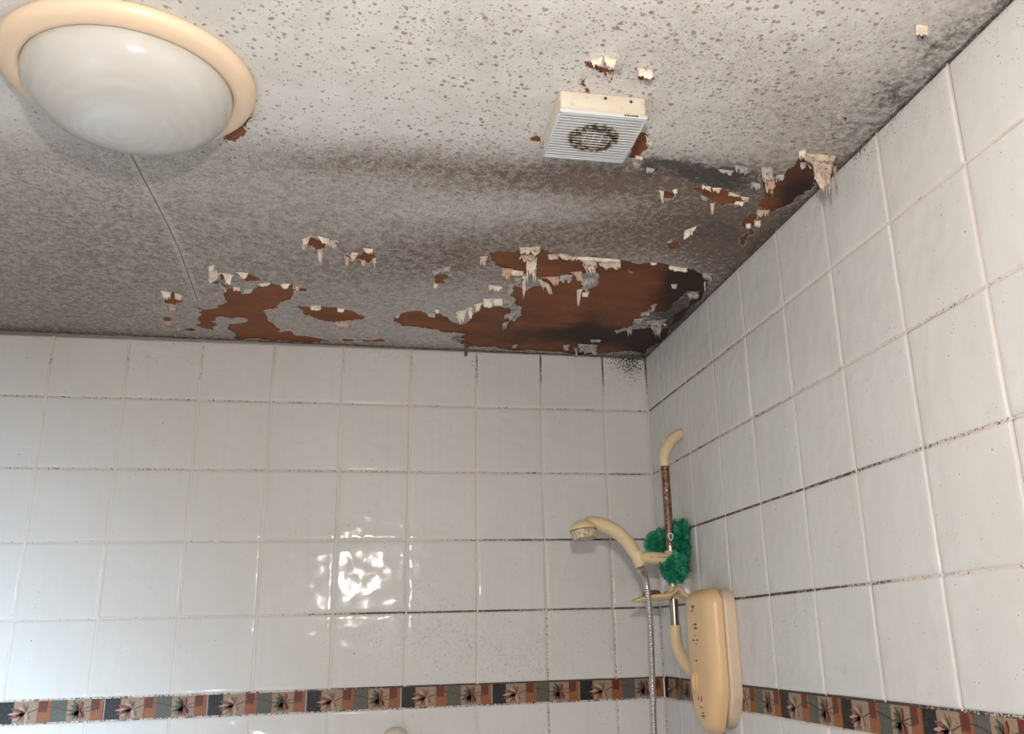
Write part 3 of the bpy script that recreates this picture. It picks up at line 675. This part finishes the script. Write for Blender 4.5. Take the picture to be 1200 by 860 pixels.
flap((742,190),(752,192),(746,197),.008,'g',.7,.5); flap((757,196),(768,198),(762,203),.008,'g',.7,.5)

# ------------------------------------------------------------------ ceiling light
LX, LY = -0.9530, -1.0075; LZ = cz(LX, LY)
M_PEACH = simple('yellowed_plastic_rim', (0.86, 0.66, 0.47), .33, noise_amt=.05, nscale=8)
tq = NT('alabaster_glass'); c_ = tq.coord()
ln = tq.n('ShaderNodeVectorMath', operation='LENGTH'); tq.set(ln.inputs[0], tq.scale(tq.warp(c_, 9, .05), (1, .8, 0)))
wv_ = tq.math('SINE', tq.math('MULTIPLY', ln.outputs['Value'], 420)); sw = tq.mr(wv_, -.6, .9)
tq.B(Base_Color=tq.mix(tq.math('MULTIPLY', sw, tq.mr(tq.noise(c_, 14, 3), .35, .65, .1, .9)), (0.56, 0.54, 0.51), (0.60, 0.585, 0.56)), Roughness=.16)
tq.b.inputs['Subsurface Weight'].default_value = .15; tq.b.inputs['Subsurface Radius'].default_value = (.02, .02, .02); tq.b.inputs['Coat Weight'].default_value = .3
L_ = empty('ceiling_light', (LX, LY, LZ), 'round flush ceiling light with peach plastic rim and white alabaster glass dome', 'ceiling light')
prof = [(.05, -.0005), (.139, -.0005), (.1412, -.003), (.1408, -.008), (.1385, -.0125), (.1345, -.0158), (.128, -.0180), (.1215, -.0190), (.1168, -.0188), (.1152, -.0172), (.1148, -.012), (.05, -.006)]
link('rim', bmmesh('rim', lathe(prof, 128), 50), M_PEACH, L_, local=True)
gl = [(.1145, -.013)] + [(.1150*cos(a)**.92 if a < pi/2-.001 else 0.0, -.0165 - .0620*sin(a)**.92) for a in np.linspace(0, pi/2, 30)]
link('glass_dome', bmmesh('glass_dome', lathe(gl, 128)), tq.m, L_, local=True)
M_DARK = simple('dark_speck', (.05, .045, .04), .6)
bp = lathe([(0, .0012), (.0022, .0008), (.0026, 0), (.0022, -.002), (0, -.002)], 16)
sp = onplane(268, 136, (0, 0, 1), LZ-.020); scr = link('screw', bmmesh('screw', bp), M_DARK, L_, local=True); scr.location = (sp[0]-LX, sp[1]-LY, -.0205); scr.rotation_euler = (pi, 0, 0); tag(scr, 'dark screw head')

# ------------------------------------------------------------------ extractor fan
FXc, FYc = -.389, -1.010; FZ = cz(FXc, FYc) ; hw = .0555; TH = .030
E_ = empty('extractor_fan', (FXc, FYc, FZ), 'small square white louvred extractor fan with grimy round grille on ceiling', 'fan')
tw = NT('yellowed_fan_plastic'); c_ = tw.coord(); nw = tw.noise(c_, 90, 4); nw2 = tw.noise(c_, 25, 3)
tw.B(Base_Color=tw.mix(tw.mr(nw, .55, .72, 0, .5), tw.mix(nw2, (.62, .53, .41), (.66, .60, .51)), (.42, .30, .2)), Roughness=.4)
bm = bmesh.new(); r_ = bmesh.ops.create_cube(bm, size=1, matrix=Matrix.Translation((0, 0, -TH/2+.0008)) @ Matrix.Diagonal((2*hw, 2*hw, TH-.0030, 1)))
bmesh.ops.bevel(bm, geom=[e for e in bm.edges if abs(e.verts[0].co.z-e.verts[1].co.z) > .01], offset=.004, segments=4, profile=.5, affect='EDGES')
bmesh.ops.delete(bm, geom=[f for f in bm.faces if f.normal.z < -.9], context='FACES_ONLY')
HOUS = bm; bm = bmesh.new()
o_, i_ = hw, hw-.003
bm.free()
ho = link('housing', bmmesh('housing', HOUS, 30), tw.m, E_, local=True); md = ho.modifiers.new('wall', 'SOLIDIFY'); md.thickness = .002; md.offset = -1
tgm = NT('fan_grille_plastic'); c_ = tgm.coord()
sepn = tgm.n('ShaderNodeVectorMath', operation='LENGTH'); tgm.set(sepn.inputs[0], tgm.scale(c_, (1, 1.0, 0))); rr_ = sepn.outputs['Value']
ng = tgm.noise(c_, 180, 4, .65); ng2 = tgm.noise(c_, 420, 3)
ring = tgm.math('MULTIPLY', tgm.mr(rr_, .041, .030), tgm.mr(rr_, .004, .026, .25, 1))
gm = tgm.mr(tgm.math('ADD', ng, tgm.math('MULTIPLY', ring, .34)), .76, .88)
bc = tgm.mix(tgm.math('MULTIPLY', ring, .55), (.62, .63, .64), (.55, .45, .32))
tgm.B(Base_Color=tgm.mix(tgm.math('MULTIPLY', gm, tgm.mr(ring, 0, .3)), bc, (.09, .06, .035)), Roughness=.35)
bm = bmesh.new(); cyy, RR = 0.0, .0335; nsl = 17; pitch = (2*hw-.004)/nsl
for k in range(nsl):
    y0 = -hw+.002 + pitch*k; box(bm, (-hw+.0005, y0+.0006, -TH-.0008), (hw-.0005, y0+pitch*.54, -TH+.0002), .0004, 2)
    # recessed strip between slats, left open inside the round opening
    ya, yb = y0+pitch*.50, y0+pitch+.0010; ym = (ya+yb)/2 - cyy
    if abs(ym) < RR:
        xc = sqrt(RR*RR-ym*ym); box(bm, (-hw+.001, ya, -TH+.0006), (-xc, yb, -TH+.0018)); box(bm, (xc, ya, -TH+.0006), (hw-.001, yb, -TH+.0012))
    else: box(bm, (-hw+.001, ya, -TH+.0006), (hw-.001, yb, -TH+.0012))
for lo, hi in (((-hw-.0008, -hw-.0008, -TH-.0006), (hw+.0008, -hw+.003, -TH+.0045)), ((-hw-.0008, hw-.003, -TH-.0006), (hw+.0008, hw+.0008, -TH+.0045)), ((-hw-.0008, -hw, -TH-.0006), (-hw+.0022, hw, -TH+.0045)), ((hw-.0022, -hw, -TH-.0006), (hw+.0008, hw, -TH+.0045))):
    box(bm, lo, hi, .0008)
for x_ in (-.022, -.011, 0, .011, .022): box(bm, (x_-.0008, -RR, -TH+.0012), (x_+.0008, RR, -TH+.0024))
link('grille', bmmesh('grille', bm, 30), tgm.m, E_, local=True)
M_BLK = simple('fan_duct_black', (.02, .017, .015), .6)
bm = lathe([(.0345, -TH+.0046), (.0345, -.002), (0, -.002)], 48)
link('duct', bmmesh('duct', bm), M_BLK, E_, local=True)
M_IMP = simple('dirty_fan_impeller', (.10, .075, .05), .6, noise_amt=.5, nscale=120)
bm = lathe([(0, -.0225), (.006, -.022), (.0088, -.019), (.009, -.010), (0, -.010)], 32)
for k in range(5):
    r_ = bmesh.ops.create_grid(bm, x_segments=4, y_segments=2, size=.5, matrix=Matrix.Rotation(2*pi*k/5, 4, 'Z') @ Matrix.Translation((.0195, 0, -.016)) @ Matrix.Rotation(.5, 4, 'X') @ Matrix.Diagonal((.022, .016, 1, 1)))
    bmesh.ops.solidify(bm, geom=[f for f in bm.faces if all(v in r_['verts'] for v in f.verts)], thickness=.001)
link('impeller', bmmesh('impeller', bm, 40), M_IMP, E_, local=True)
for u, v in ((709.5, 115.5), (739.5, 119.5)):
    q = onplane(u, v, (0, 1, 0), FYc - hw); s_ = link('screw', bmmesh('screw', lathe([(0, .0012), (.0017, .001), (.0021, 0), (.0017, -.001), (0, -.001)], 14)), M_DARK, E_, local=True)
    s_.location = (q[0]-FXc, -hw-.0003, min(q[2]-FZ, -.004)); s_.rotation_euler = (pi/2, 0, 0); tag(s_, 'dark screw recess')
bm = bmesh.new()
for k, (x_, w_) in enumerate(((0.026, .0022), (.0292, .0032), (.0334, .0018), (.0362, .003), (.040, .004))): box(bm, (x_, -hw-.0012, -TH+.0012), (x_+w_, -hw-.0006, -TH+.0032))
tag(link('maker_mark', bmmesh('maker_mark', bm), M_DARK, E_, local=True, smooth=False), 'tiny dark lettering')

# ------------------------------------------------------------------ shower: rail, holder, handset, hose, soap dish, puff, heater
PX, PY = -.0410, -.212
tp = NT('aged_cream_plastic'); c_ = tp.coord(); n1 = tp.noise(c_, 30, 4); n2 = tp.noise(c_, 140, 4, .65)
tp.B(Base_Color=tp.mix(tp.mr(n2, .55, .78, 0, .55), tp.mix(n1, (.66, .50, .28), (.74, .59, .37)), (.33, .19, .08)), Roughness=.30)
M_CREAM = tp.m
tr = NT('rusted_chrome_rail'); c_ = tr.coord(); sz_ = tr.n('ShaderNodeSeparateXYZ'); tr.set(sz_.inputs[0], c_); n1 = tr.noise(tr.scale(c_, (1, 1, .6)), 110, 5, .7)
zz = tr.mr(sz_.outputs[2], -.24, -.14, -.02, .24)       # rust towards the top of the rail
rm = tr.mr(tr.math('ADD', n1, zz), .60, .70)
tr.B(Base_Color=tr.mix(rm, (.34, .32, .30), tr.mix(tr.mr(tr.noise(c_, 200, 4, .7), .38, .62), (.04, .028, .022), (.34, .17, .09))), Metallic=tr.mr(rm, 0, 1, 1, .45), Roughness=tr.mr(rm, 0, 1, .22, .38), Normal=tr.bump(tr.math('MULTIPLY', rm, n1), .0008))
M_CHROME = simple('chrome', (.62, .62, .63), .18, 1.0, noise_amt=.15, nscale=200)
zt, zb = H-.303, H-.634
RAIL = empty('shower_riser_rail', (PX, PY, zt), 'upright chrome riser rail, rusty towards its top, on cream elbow brackets', 'shower rail')
bm = bmesh.new(); tube(bm, [(PX, PY, zb-.006+(zt-zb+.012)*k/24) for k in range(25)], .0088, 28)
link('pole', bmmesh('pole', bm, 40), tr.m, RAIL)
bm = bmesh.new()
pts = catmull([(PX, PY, zt-.004), (PX, PY, zt+.018), (PX+.008, PY, zt+.038), (PX+.020, PY, zt+.054), (PX+.032, PY, zt+.063), (-.0006, PY, zt+.068)], 6)
n_ = len(pts); rad = [.0106 + .0012*sin(pi*min(1, k/n_*1.0)) + .0002*(k/n_) for k in range(n_)]
tube(bm, pts, rad, 28); link('top_bracket', bmmesh('top_bracket', bm, 50), M_CREAM, RAIL)
bm = bmesh.new()
pts = catmull([(PX, PY, zb+.005), (PX, PY, zb-.018), (PX+.004, PY+.002, zb-.040), (PX+.014, PY+.003, zb-.062), (PX+.029, PY+.003, zb-.080), (-.0006, PY+.003, zb-.088)], 6)
n_ = len(pts); tube(bm, pts, [.0112 + .0025*(k/n_) for k in range(n_)], 28); link('bottom_bracket', bmmesh('bottom_bracket', bm, 50), M_CREAM, RAIL)
# holder: clamp round the pole and a short arm to the handset socket
hz = back(790, 656, PY)[2]; HP = back(746, 655, PY-.012)
bm = bmesh.new()
tube(bm, [(PX, PY, hz-.020), (PX, PY, hz-.016), (PX, PY, hz+.014), (PX, PY, hz+.018)], [.012, .0145, .0145, .012], 28)
tube(bm, catmull([(PX+.004, PY-.006, hz+.000), (PX-.018, PY-.010, hz+.001), (PX-.045, PY-.012, hz+.003), (HP[0]+.006, HP[1], hz+.004)], 5), [.0125]*6+[.0128]*5+[.0122]*4+[.0118], 24)
hs = bmmesh('holder', bm, 45); link('handset_holder', hs, M_CREAM, RAIL)
bm = bmesh.new(); M_ = Matrix.Translation((HP[0]+.0045, HP[1], hz+.002)) @ Matrix.Rotation(radians(-14), 4, 'Y')
bmh = lathe([(.0085, -.014), (.0125, -.013), (.0135, -.006), (.0135, .008), (.0125, .014), (.0100, .015), (.0098, -.012), (.0085, -.014)], 32, M_)
link('holder_cup', bmmesh('holder_cup', bmh, 45), M_CREAM, RAIL)
bm = bmesh.new(); tube(bm, [(PX-.010, PY-.0225, hz+.003), (PX-.052, PY-.0242, hz+.0045)], .0007, 8); tag(link('seam', bmmesh('seam', bm), M_DARK, RAIL), 'dark seam along holder arm')

# handset
yh = HP[1]
def hp(u, v, y=yh): return back(u, v, y)
HS = empty('shower_handset', tuple(hp(745, 655)), 'cream plastic shower head on curved handle, resting in the rail holder', 'shower head')
cl = [hp(750, 664), hp(747, 654), hp(741, 643), hp(731, 630), hp(718, 620), hp(704, 614.5), hp(693, 613), hp(685, 614)]
P_ = catmull(cl, 6); n_ = len(P_)
rd = [np.interp(k/(n_-1), [0, .1, .3, .6, .8, .93, 1], [.0095, .0112, .0132, .0145, .0145, .0132, .009]) for k in range(n_)]
bm = bmesh.new(); tube(bm, P_, rd, 28); link('handle', bmmesh('handle', bm, 60), M_CREAM, HS)
hc = hp(683.5, 619.5); M_ = Matrix.Translation(hc) @ Matrix.Rotation(radians(-4), 4, 'Y') @ Matrix.Rotation(radians(-6), 4, 'X')
bmh = lathe([(0, .0165), (.010, .0160), (.019, .0125), (.0250, .0065), (.0272, .0005), (.0272, -.0030), (.0262, -.0036), (0, -.0036)], 48, M_)
link('head_shell', bmmesh('head_shell', bmh, 40), M_CREAM, HS)
tsf = NT('limescaled_spray_face'); c_ = tsf.coord(); n2 = tsf.noise(c_, 160, 4, .6)
tsf.B(Base_Color=tsf.mix(tsf.mr(n2, .4, .65), (.66, .56, .40), (.36, .26, .15)), Roughness=.5, Normal=tsf.bump(n2, .0015))
bmh = lathe([(.0255, -.0036), (.0262, -.0060), (.0256, -.0170), (.0240, -.0205), (.0200, -.0218), (.012, -.0212), (0, -.0205)], 48, M_)
link('spray_face', bmmesh('spray_face', bmh, 40), tsf.m, HS)
bmh = lathe([(.0272, -.0030), (.0276, -.0036), (.0270, -.0044), (.0255, -.0044)], 48, M_); tag(link('seal_ring', bmmesh('seal_ring', bmh), M_DARK, HS), 'dark ring round the spray face')

# heater unit geometry first (hose ends at it)
HY, HW, HT, HB = -.362, .068, H-.569, H-.806
def section(y_half, depth, n=26, p=2.6):
    """superellipse front, from the far edge round to the near edge; returns (x,y) with y from -1..1"""
    out = []
    for k in range(n+1):
        a = pi*k/n; cx_, sx_ = cos(a), sin(a)
        out.append((-depth*abs(sx_)**(2/p), y_half*math.copysign(abs(cx_)**(2/p), cx_)))
    return out
def heater_body(x0, x1, grow, p, ztop, zbot, taper):
    bm = bmesh.new(); rings = []; N = 36
    for k in range(N+1):
        t = k/N; z = ztop + (zbot-ztop)*t
        # half width along the height: rounded top corners, long taper to a narrow foot
        dt = (ztop - z); wt = 1 - max(0, 1 - dt/.030)**2.6*.42
        db = (z - zbot); wb = min(1, (.34 + .66*(min(db, taper)/taper)**.62))
        wz = HW*wt*wb + grow
        dp = (x1-x0)*(1 - max(0, 1-dt/.026)**2.4*.55)*(1 - max(0, 1-db/.045)**2.0*.45)
        ring = [bm.verts.new((x0*-1 + q[0], HY + q[1], z)) for q in section(wz, dp, 30, p)]
        ring += [bm.verts.new((-x0, HY - wz, z)), bm.verts.new((-x0, HY + wz, z))] if False else []
        rings.append(ring)
    m = len(rings[0])
    for a, b in zip(rings, rings[1:]):
        for k in range(m-1): bm.faces.new((a[k], a[k+1], b[k+1], b[k]))
        bm.faces.new((a[m-1], a[0], b[0], b[m-1]))
    bm.faces.new(rings[0][::-1]); bm.faces.new(rings[-1])
    return bm
HE = empty('electric_shower_unit', (0, HY, HB), 'cream electric shower heater box with oval dial on the right tiled wall', 'shower heater')
th = NT('cream_heater_casing'); c_ = th.coord(); n1 = th.noise(c_, 12, 3); n2 = th.noise(c_, 160, 4, .65)
th.B(Base_Color=th.mix(th.mr(n2, .62, .8, 0, .35), th.mix(n1, (.70, .45, .23), (.78, .52, .29)), (.40, .24, .12)), Roughness=.30)
M_HEAT = th.m
M_HEATB = simple('cream_heater_backplate', (.70, .55, .41), .38, noise_amt=.1, nscale=30)
link('backplate', bmmesh('backplate', heater_body(.0005, .0255, .0, 9, HT, HB-.002, .05), 60), M_HEATB, HE)
link('cover', bmmesh('cover', heater_body(.0262, .0565, .0012, 3.1, HT+.0015, HB-.010, .07), 60), M_HEAT, HE)
fx = -.0567
def onfront(u, v, bm_): return right(u, v, fx+.001)
# dial: raised oval boss with a ridge
dc = right(821, 800, -.065); 
M_ = Matrix.Translation((-.0520, HY+.012, dc[2])) @ Matrix.Rotation(-pi/2, 4, 'Y') @ Matrix.Diagonal((1.0, .62, 1, 1))
bmh = lathe([(.0245, -.004), (.0240, .001), (.0215, .0040), (.0150, .0062), (.007, .0072), (0, .0075)], 40, M_)
dial = link('dial', bmmesh('dial', bmh, 50), M_HEAT, HE); tag(dial, 'raised oval temperature dial')
bm = bmesh.new(); tube(bm, [(-.0583, HY+.010, dc[2]-.016), (-.0615, HY+.010, dc[2]-.006), (-.0618, HY+.010, dc[2]+.006), (-.0583, HY+.010, dc[2]+.016)], [.0018, .0028, .0028, .0018], 14)
link('dial_ridge', bmmesh('dial_ridge', bm), M_HEAT, dial)
def mark(name, items, mat, label):
    """small printed marks on the front: items (y offset, z, half y, half z)"""
    for (yy, zz_, a, b) in items:
        bm = bmesh.new(); yy -= .012; q = abs(yy)/(HW+.0012); xx = -.0262 - (.0565-.0262)*(max(0, 1-q**3.1))**(1/3.1)
        if zz_ < HB+.035: xx += .0
        slope = 0.0
        box(bm, (xx-.0006, HY+yy-a, zz_-b), (xx+.0006, HY+yy+a, zz_+b))
        tag(link(name, bmmesh(name, bm), mat, HE, smooth=False), label)
zf = lambda v: right(818, v, fx)[2]
M_RED = simple('red_print', (.6, .02, .015), .4); M_BLU = simple('grey_blue_print', (.05, .06, .09), .4)
mark('printed_mark', [(.012, zf(710), .006, .0022), (.012, zf(709.5)-.0035, .004, .0008), (.018, zf(715), .0035, .0016)], M_BLU, 'small dark maker emblem near the top')
mark('indicator_mark', [(.004, zf(731.5), .003, .0022), (.016, zf(731.5), .005, .0006), (.003, zf(736), .003, .0022), (.015, zf(736), .005, .0006)], M_DARK, 'two dark indicator dots with dashes')
mark('setting_mark', [(.010, zf(744.5), .0012, .0011), (.022, zf(750), .002, .0016), (.016, zf(750.5), .0014, .001), (.000, zf(750), .0026, .0014), (.009, zf(754.5), .003, .0008), (.012, zf(774), .0045, .0012)], M_DARK, 'row of small dark setting symbols')
mark('cold_mark', [(.016, zf(819), .0018, .0022), (.013, zf(816), .0012, .0018)], M_BLU, 'small blue-grey cold arrow'); mark('hot_mark', [(.001, zf(819.5), .0028, .0026), (-.0015, zf(816.5), .0018, .0022)], M_RED, 'small red hot arrow')
mark('lower_mark', [(.004, zf(828), .0085, .0006), (-.001, zf(834.5), .0016, .0012), (-.001, zf(838), .006, .0008)], M_DARK, 'curved dark line and tiny lettering near the foot')
OX, OY = -.026, HY-.012
bmh = lathe([(.006, .020), (.0105, .020), (.0105, .004), (.0092, .002), (.0092, -.016), (.0080, -.018), (0, -.018)], 6*4, Matrix.Translation((OX, OY, HB-.030)))
tag(link('hose_outlet', bmmesh('hose_outlet', bmh, 30), M_CHROME, HE), 'chrome hose connector')

# soap dish on the rail
SDz = back(785, 696, PY)[2]; SD_ = empty('soap_dish', (PX, PY, SDz), 'cream wing-shaped plastic soap dish clamped to the riser rail below the puff', 'soap dish')
bm = bmesh.new(); x0_, x1_ = back(743, 703, PY-.03)[0], back(801, 700, PY-.03)[0]
NX, NYY = 26, 14; grid = []
for i in range(NX+1):
    s = i/NX; row = []
    for j in range(NYY+1):
        t = j/NYY*2-1; wd = .033*(max(.02, sin(pi*min(1, .03+s*.94)))**.6); x_ = x0_ + (-.004-x0_)*s
        yy = PY-.014 + t*wd; z_ = SDz - .012 + .018*(abs(t)**3)*sin(pi*s)**.5*.6 + .014*exp(-((x_-PX)/.014)**2) + .006*(s < .2)*(.2-s)/.2*-.4
        row.append((x_, yy, z_))
    grid.append(row)
vs = [[bm.verts.new(q) for q in r_] for r_ in grid]
for i in range(NX):
    for j in range(NYY):
        c0 = np.mean([grid[i][j], grid[i+1][j+1]], axis=0)
        if (c0[0]-PX)**2 + (c0[1]-PY)**2 < .0116**2: continue
        bm.faces.new((vs[i][j], vs[i+1][j], vs[i+1][j+1], vs[i][j+1]))
o = link('tray', bmmesh('tray', bm), M_CREAM, SD_); md = o.modifiers.new('t', 'SOLIDIFY'); md.thickness = .003
bm = lathe([(.0093, -.010), (.0142, -.010), (.0135, -.004), (.0118, .010), (.0105, .015), (.0093, .015), (.0093, -.010)], 32, Matrix.Translation((PX, PY, SDz))); link('clamp', bmmesh('clamp', bm, 40), M_CREAM, SD_)
bm = bmesh.new()
for sg in (-1, 1): tube(bm, [(PX+sg*.002, PY-.0145, SDz+.006), (PX+sg*.012, PY-.020, SDz), (PX+sg*.030, PY-.026, SDz-.006)], [.0022, .002, .0015], 10)
link('rib', bmmesh('rib', bm), M_CREAM, SD_)
so = back(764, 692, PY-.005); M_SOAP = simple('dark_red_soap', (.20, .05, .035), .45, noise_amt=.3, nscale=60)
bm = bmesh.new(); box(bm, (so[0]-.017, so[1]-.022, SDz-.0095), (so[0]+.013, so[1]+.016, SDz+.0075), .007, 4)
SOAP = link('soap_bar', bmmesh('soap_bar', bm, 60), M_SOAP); tag(SOAP, 'dark red-brown bar of soap lying in the cream dish', 'soap')

# hose
hq = PY-.058
hosep = [hp(751.5, 667), hp(756, 678, PY-.040), hp(759.5, 697, hq), hp(762, 730, hq), hp(763.5, 770, hq), hp(765, 815, hq), hp(766.5, 862, hq)]
hosep = [np.array(p) for p in hosep]; e_ = hosep[-1]
hosep += [e_ + np.array([.001, .0, -.10]), e_ + np.array([.01, -.03, -.19]), e_ + np.array([.03, -.07, -.225]), (OX-.015, OY+.015, e_[2]-.17), (OX-.002, OY+.002, e_[2]-.08), (OX, OY, HB-.066), (OX, OY, HB-.049)]
dense = catmull(hosep, 24)
# resample to 1.1 mm steps so each coil of the metal sleeve is a ridge
D = np.array(dense); sl = np.concatenate([[0], np.cumsum(np.linalg.norm(np.diff(D, axis=0), axis=1))]); Ls = np.arange(0, sl[-1], .0011)
Q = np.stack([np.interp(Ls, sl, D[:, k]) for k in range(3)], 1); rads = [.0066 if (k//2) % 2 else .0053 for k in range(len(Q))]
bm = bmesh.new(); tube(bm, Q, rads, 16); HO = link('shower_hose', bmmesh('shower_hose', bm), M_CHROME); tag(HO, 'flexible chrome metal shower hose hanging from the handset', 'hose')
bm = bmesh.new(); a_ = Vector(hosep[0]); b_ = Vector(dense[14]); tube(bm, [a_+(a_-b_)*.18, a_, a_.lerp(b_, .8), b_], [.0070, .0080, .0078, .0068], 20)
link('ferrule', bmmesh('ferrule', bm, 40), M_CHROME, HO)

# green puff, hung on the rail behind the holder
tn = NT('green_nylon_net'); c_ = tn.coord(); nn = tn.noise(c_, 40, 3)
tn.t.nodes.remove(tn.b); cg = tn.mix(nn, (0.01, 0.22, 0.12), (0.03, 0.40, 0.24))
df = tn.n('ShaderNodeBsdfDiffuse'); tl = tn.n('ShaderNodeBsdfTranslucent'); tpn = tn.n('ShaderNodeBsdfTransparent'); gs = tn.n('ShaderNodeBsdfGlossy'); gs.inputs['Roughness'].default_value = .35
tn.set(df.inputs[0], cg); tn.set(tl.inputs[0], cg); tn.set(gs.inputs[0], (.25, .5, .38)); 
m1 = tn.n('ShaderNodeMixShader'); m1.inputs[0].default_value = .35; tn.t.links.new(df.outputs[0], m1.inputs[1]); tn.t.links.new(tl.outputs[0], m1.inputs[2])
m2 = tn.n('ShaderNodeMixShader'); m2.inputs[0].default_value = .10; tn.t.links.new(m1.outputs[0], m2.inputs[1]); tn.t.links.new(gs.outputs[0], m2.inputs[2])
uvn = tn.attr('mesh_uv', 'Vector'); wx = tn.n('ShaderNodeSeparateXYZ'); tn.set(wx.inputs[0], uvn)
m3 = tn.n('ShaderNodeMixShader'); tn.set(m3.inputs[0], tn.mr(tn.noise(c_, 130, 2), .35, .65, .15, .55)); tn.t.links.new(m2.outputs[0], m3.inputs[1]); tn.t.links.new(tpn.outputs[0], m3.inputs[2])
tn.t.links.new(m3.outputs[0], tn.out.inputs[0]); M_NET = tn.m
PC = np.array(back(793, 643, PY+.022)); PUFF = empty('bath_puff', tuple(PC), 'green net bath puff bunched against the riser rail', 'bath puff')
rp = random.Random(3); bm = bmesh.new()
def ruffle(C, axis, R0, R1, nf, amp, arc, ph, sq):
    """a gathered ribbon: inner edge short, outer edge long and folded"""
    ax = Vector(axis).normalized(); e1 = ax.orthogonal().normalized(); e2 = ax.cross(e1); n = nf*10; m = 6; g = []
    for i in range(n+1):
        a = ph + arc*i/n; rad_ = (e1*cos(a) + e2*sin(a)); row = []
        for j in range(m+1):
            t = j/m; r_ = R0 + (R1-R0)*t*(1+.08*sin(3.1*a+ph)); off = amp*t**.8*sin(nf*2*pi*i/n + ph) + .35*amp*t*sin(nf*4.7*pi*i/n+1.3*ph)
            p = rad_*r_ + ax*off; row.append(bm.verts.new(Vector(C) + Vector((p.x*sq[0], p.y*sq[1], p.z*sq[2]))))
        g.append(row)
    for i in range(n):
        for j in range(m): bm.faces.new((g[i][j], g[i+1][j], g[i+1][j+1], g[i][j+1]))
sq = (.85, .62, 1.0)
for k in range(15):
    ax = (rp.gauss(0, 1), rp.gauss(0, 1), rp.gauss(0, .7)); Rr = rp.uniform(.040, .056)
    ruffle(PC + np.array([rp.gauss(.004, .005), rp.gauss(0, .004), rp.gauss(.002, .010)]), ax, .006, Rr, rp.randint(4, 7), rp.uniform(.009, .016), rp.uniform(3.5, 6.0), rp.uniform(0, 6), sq)
PB = np.array(back(790, 667, PY-.030)); PA = np.array(back(800, 631, PY-.006))
for k in range(8):      # lower bunch, in front of the rail
    ruffle(PB + np.array([rp.gauss(.000, .004), rp.gauss(0, .003), rp.gauss(0, .004)]), (rp.gauss(0, .8), 1, rp.gauss(0, .8)), .003, rp.uniform(.026, .036), rp.randint(4, 6), rp.uniform(.007, .012), rp.uniform(4, 6), rp.uniform(0, 6), (.95, .5, .95))
for k in range(8):      # upper right bunch
    ruffle(PA + np.array([rp.gauss(.000, .003), rp.gauss(0, .004), rp.gauss(0, .006)]), (rp.gauss(0, .8), rp.gauss(0, 1), rp.gauss(0, .8)), .003, rp.uniform(.028, .040), rp.randint(4, 6), rp.uniform(.007, .012), rp.uniform(4, 6), rp.uniform(0, 6), (.62, .7, 1.05))
for k in range(4):      # looser veil to the upper left, behind the rail
    ruffle(PC + np.array([-.024, .012, .012]), (rp.gauss(0, .4), 1, rp.gauss(0, .3)), .006, rp.uniform(.032, .044), 5, .005, 3.4, 1.4+.3*k, (1, .6, .95))
for v_ in bm.verts: v_.co.x = min(v_.co.x, -.003)
link('net', bmmesh('net', bm), M_NET, PUFF)
lp = back(786, 629, PY-.045); M_LOOP = simple('clear_loop', (.75, .78, .76), .2)
bm = bmesh.new(); tube(bm, [(lp[0]+.0045*sin(a)*(1-.35*cos(a)), lp[1], lp[2]-.007*cos(a)+.004*(1+cos(a))*0) for a in np.linspace(0, 2*pi, 25)], .0011, 8)
tag(link('hanging_loop', bmmesh('hanging_loop', bm), M_LOOP, PUFF), 'pale teardrop hanging loop')

# pale knob on the back wall at the bottom of the view
kc = back(463, 868); M_KNOB = simple('off_white_knob', (.66, .60, .52), .25, noise_amt=.1, nscale=30)
KN = empty('wall_knob', (kc[0], -.0005, kc[2]), 'off-white domed knob on the back wall just below the patterned border', 'knob')
R_ = Matrix.Rotation(pi/2, 4, 'X')
link('dome', bmmesh('dome', lathe([(.0265, .006), (.0275, .010), (.0262, .018), (.022, .026), (.014, .031), (.006, .033), (0, .0335)], 48, R_), 50), M_KNOB, KN, local=True)
link('flange', bmmesh('flange', lathe([(.0, .0), (.0245, .0), (.0255, .002), (.0245, .0062), (0, .0062)], 48, R_), 50), M_KNOB, KN, local=True)
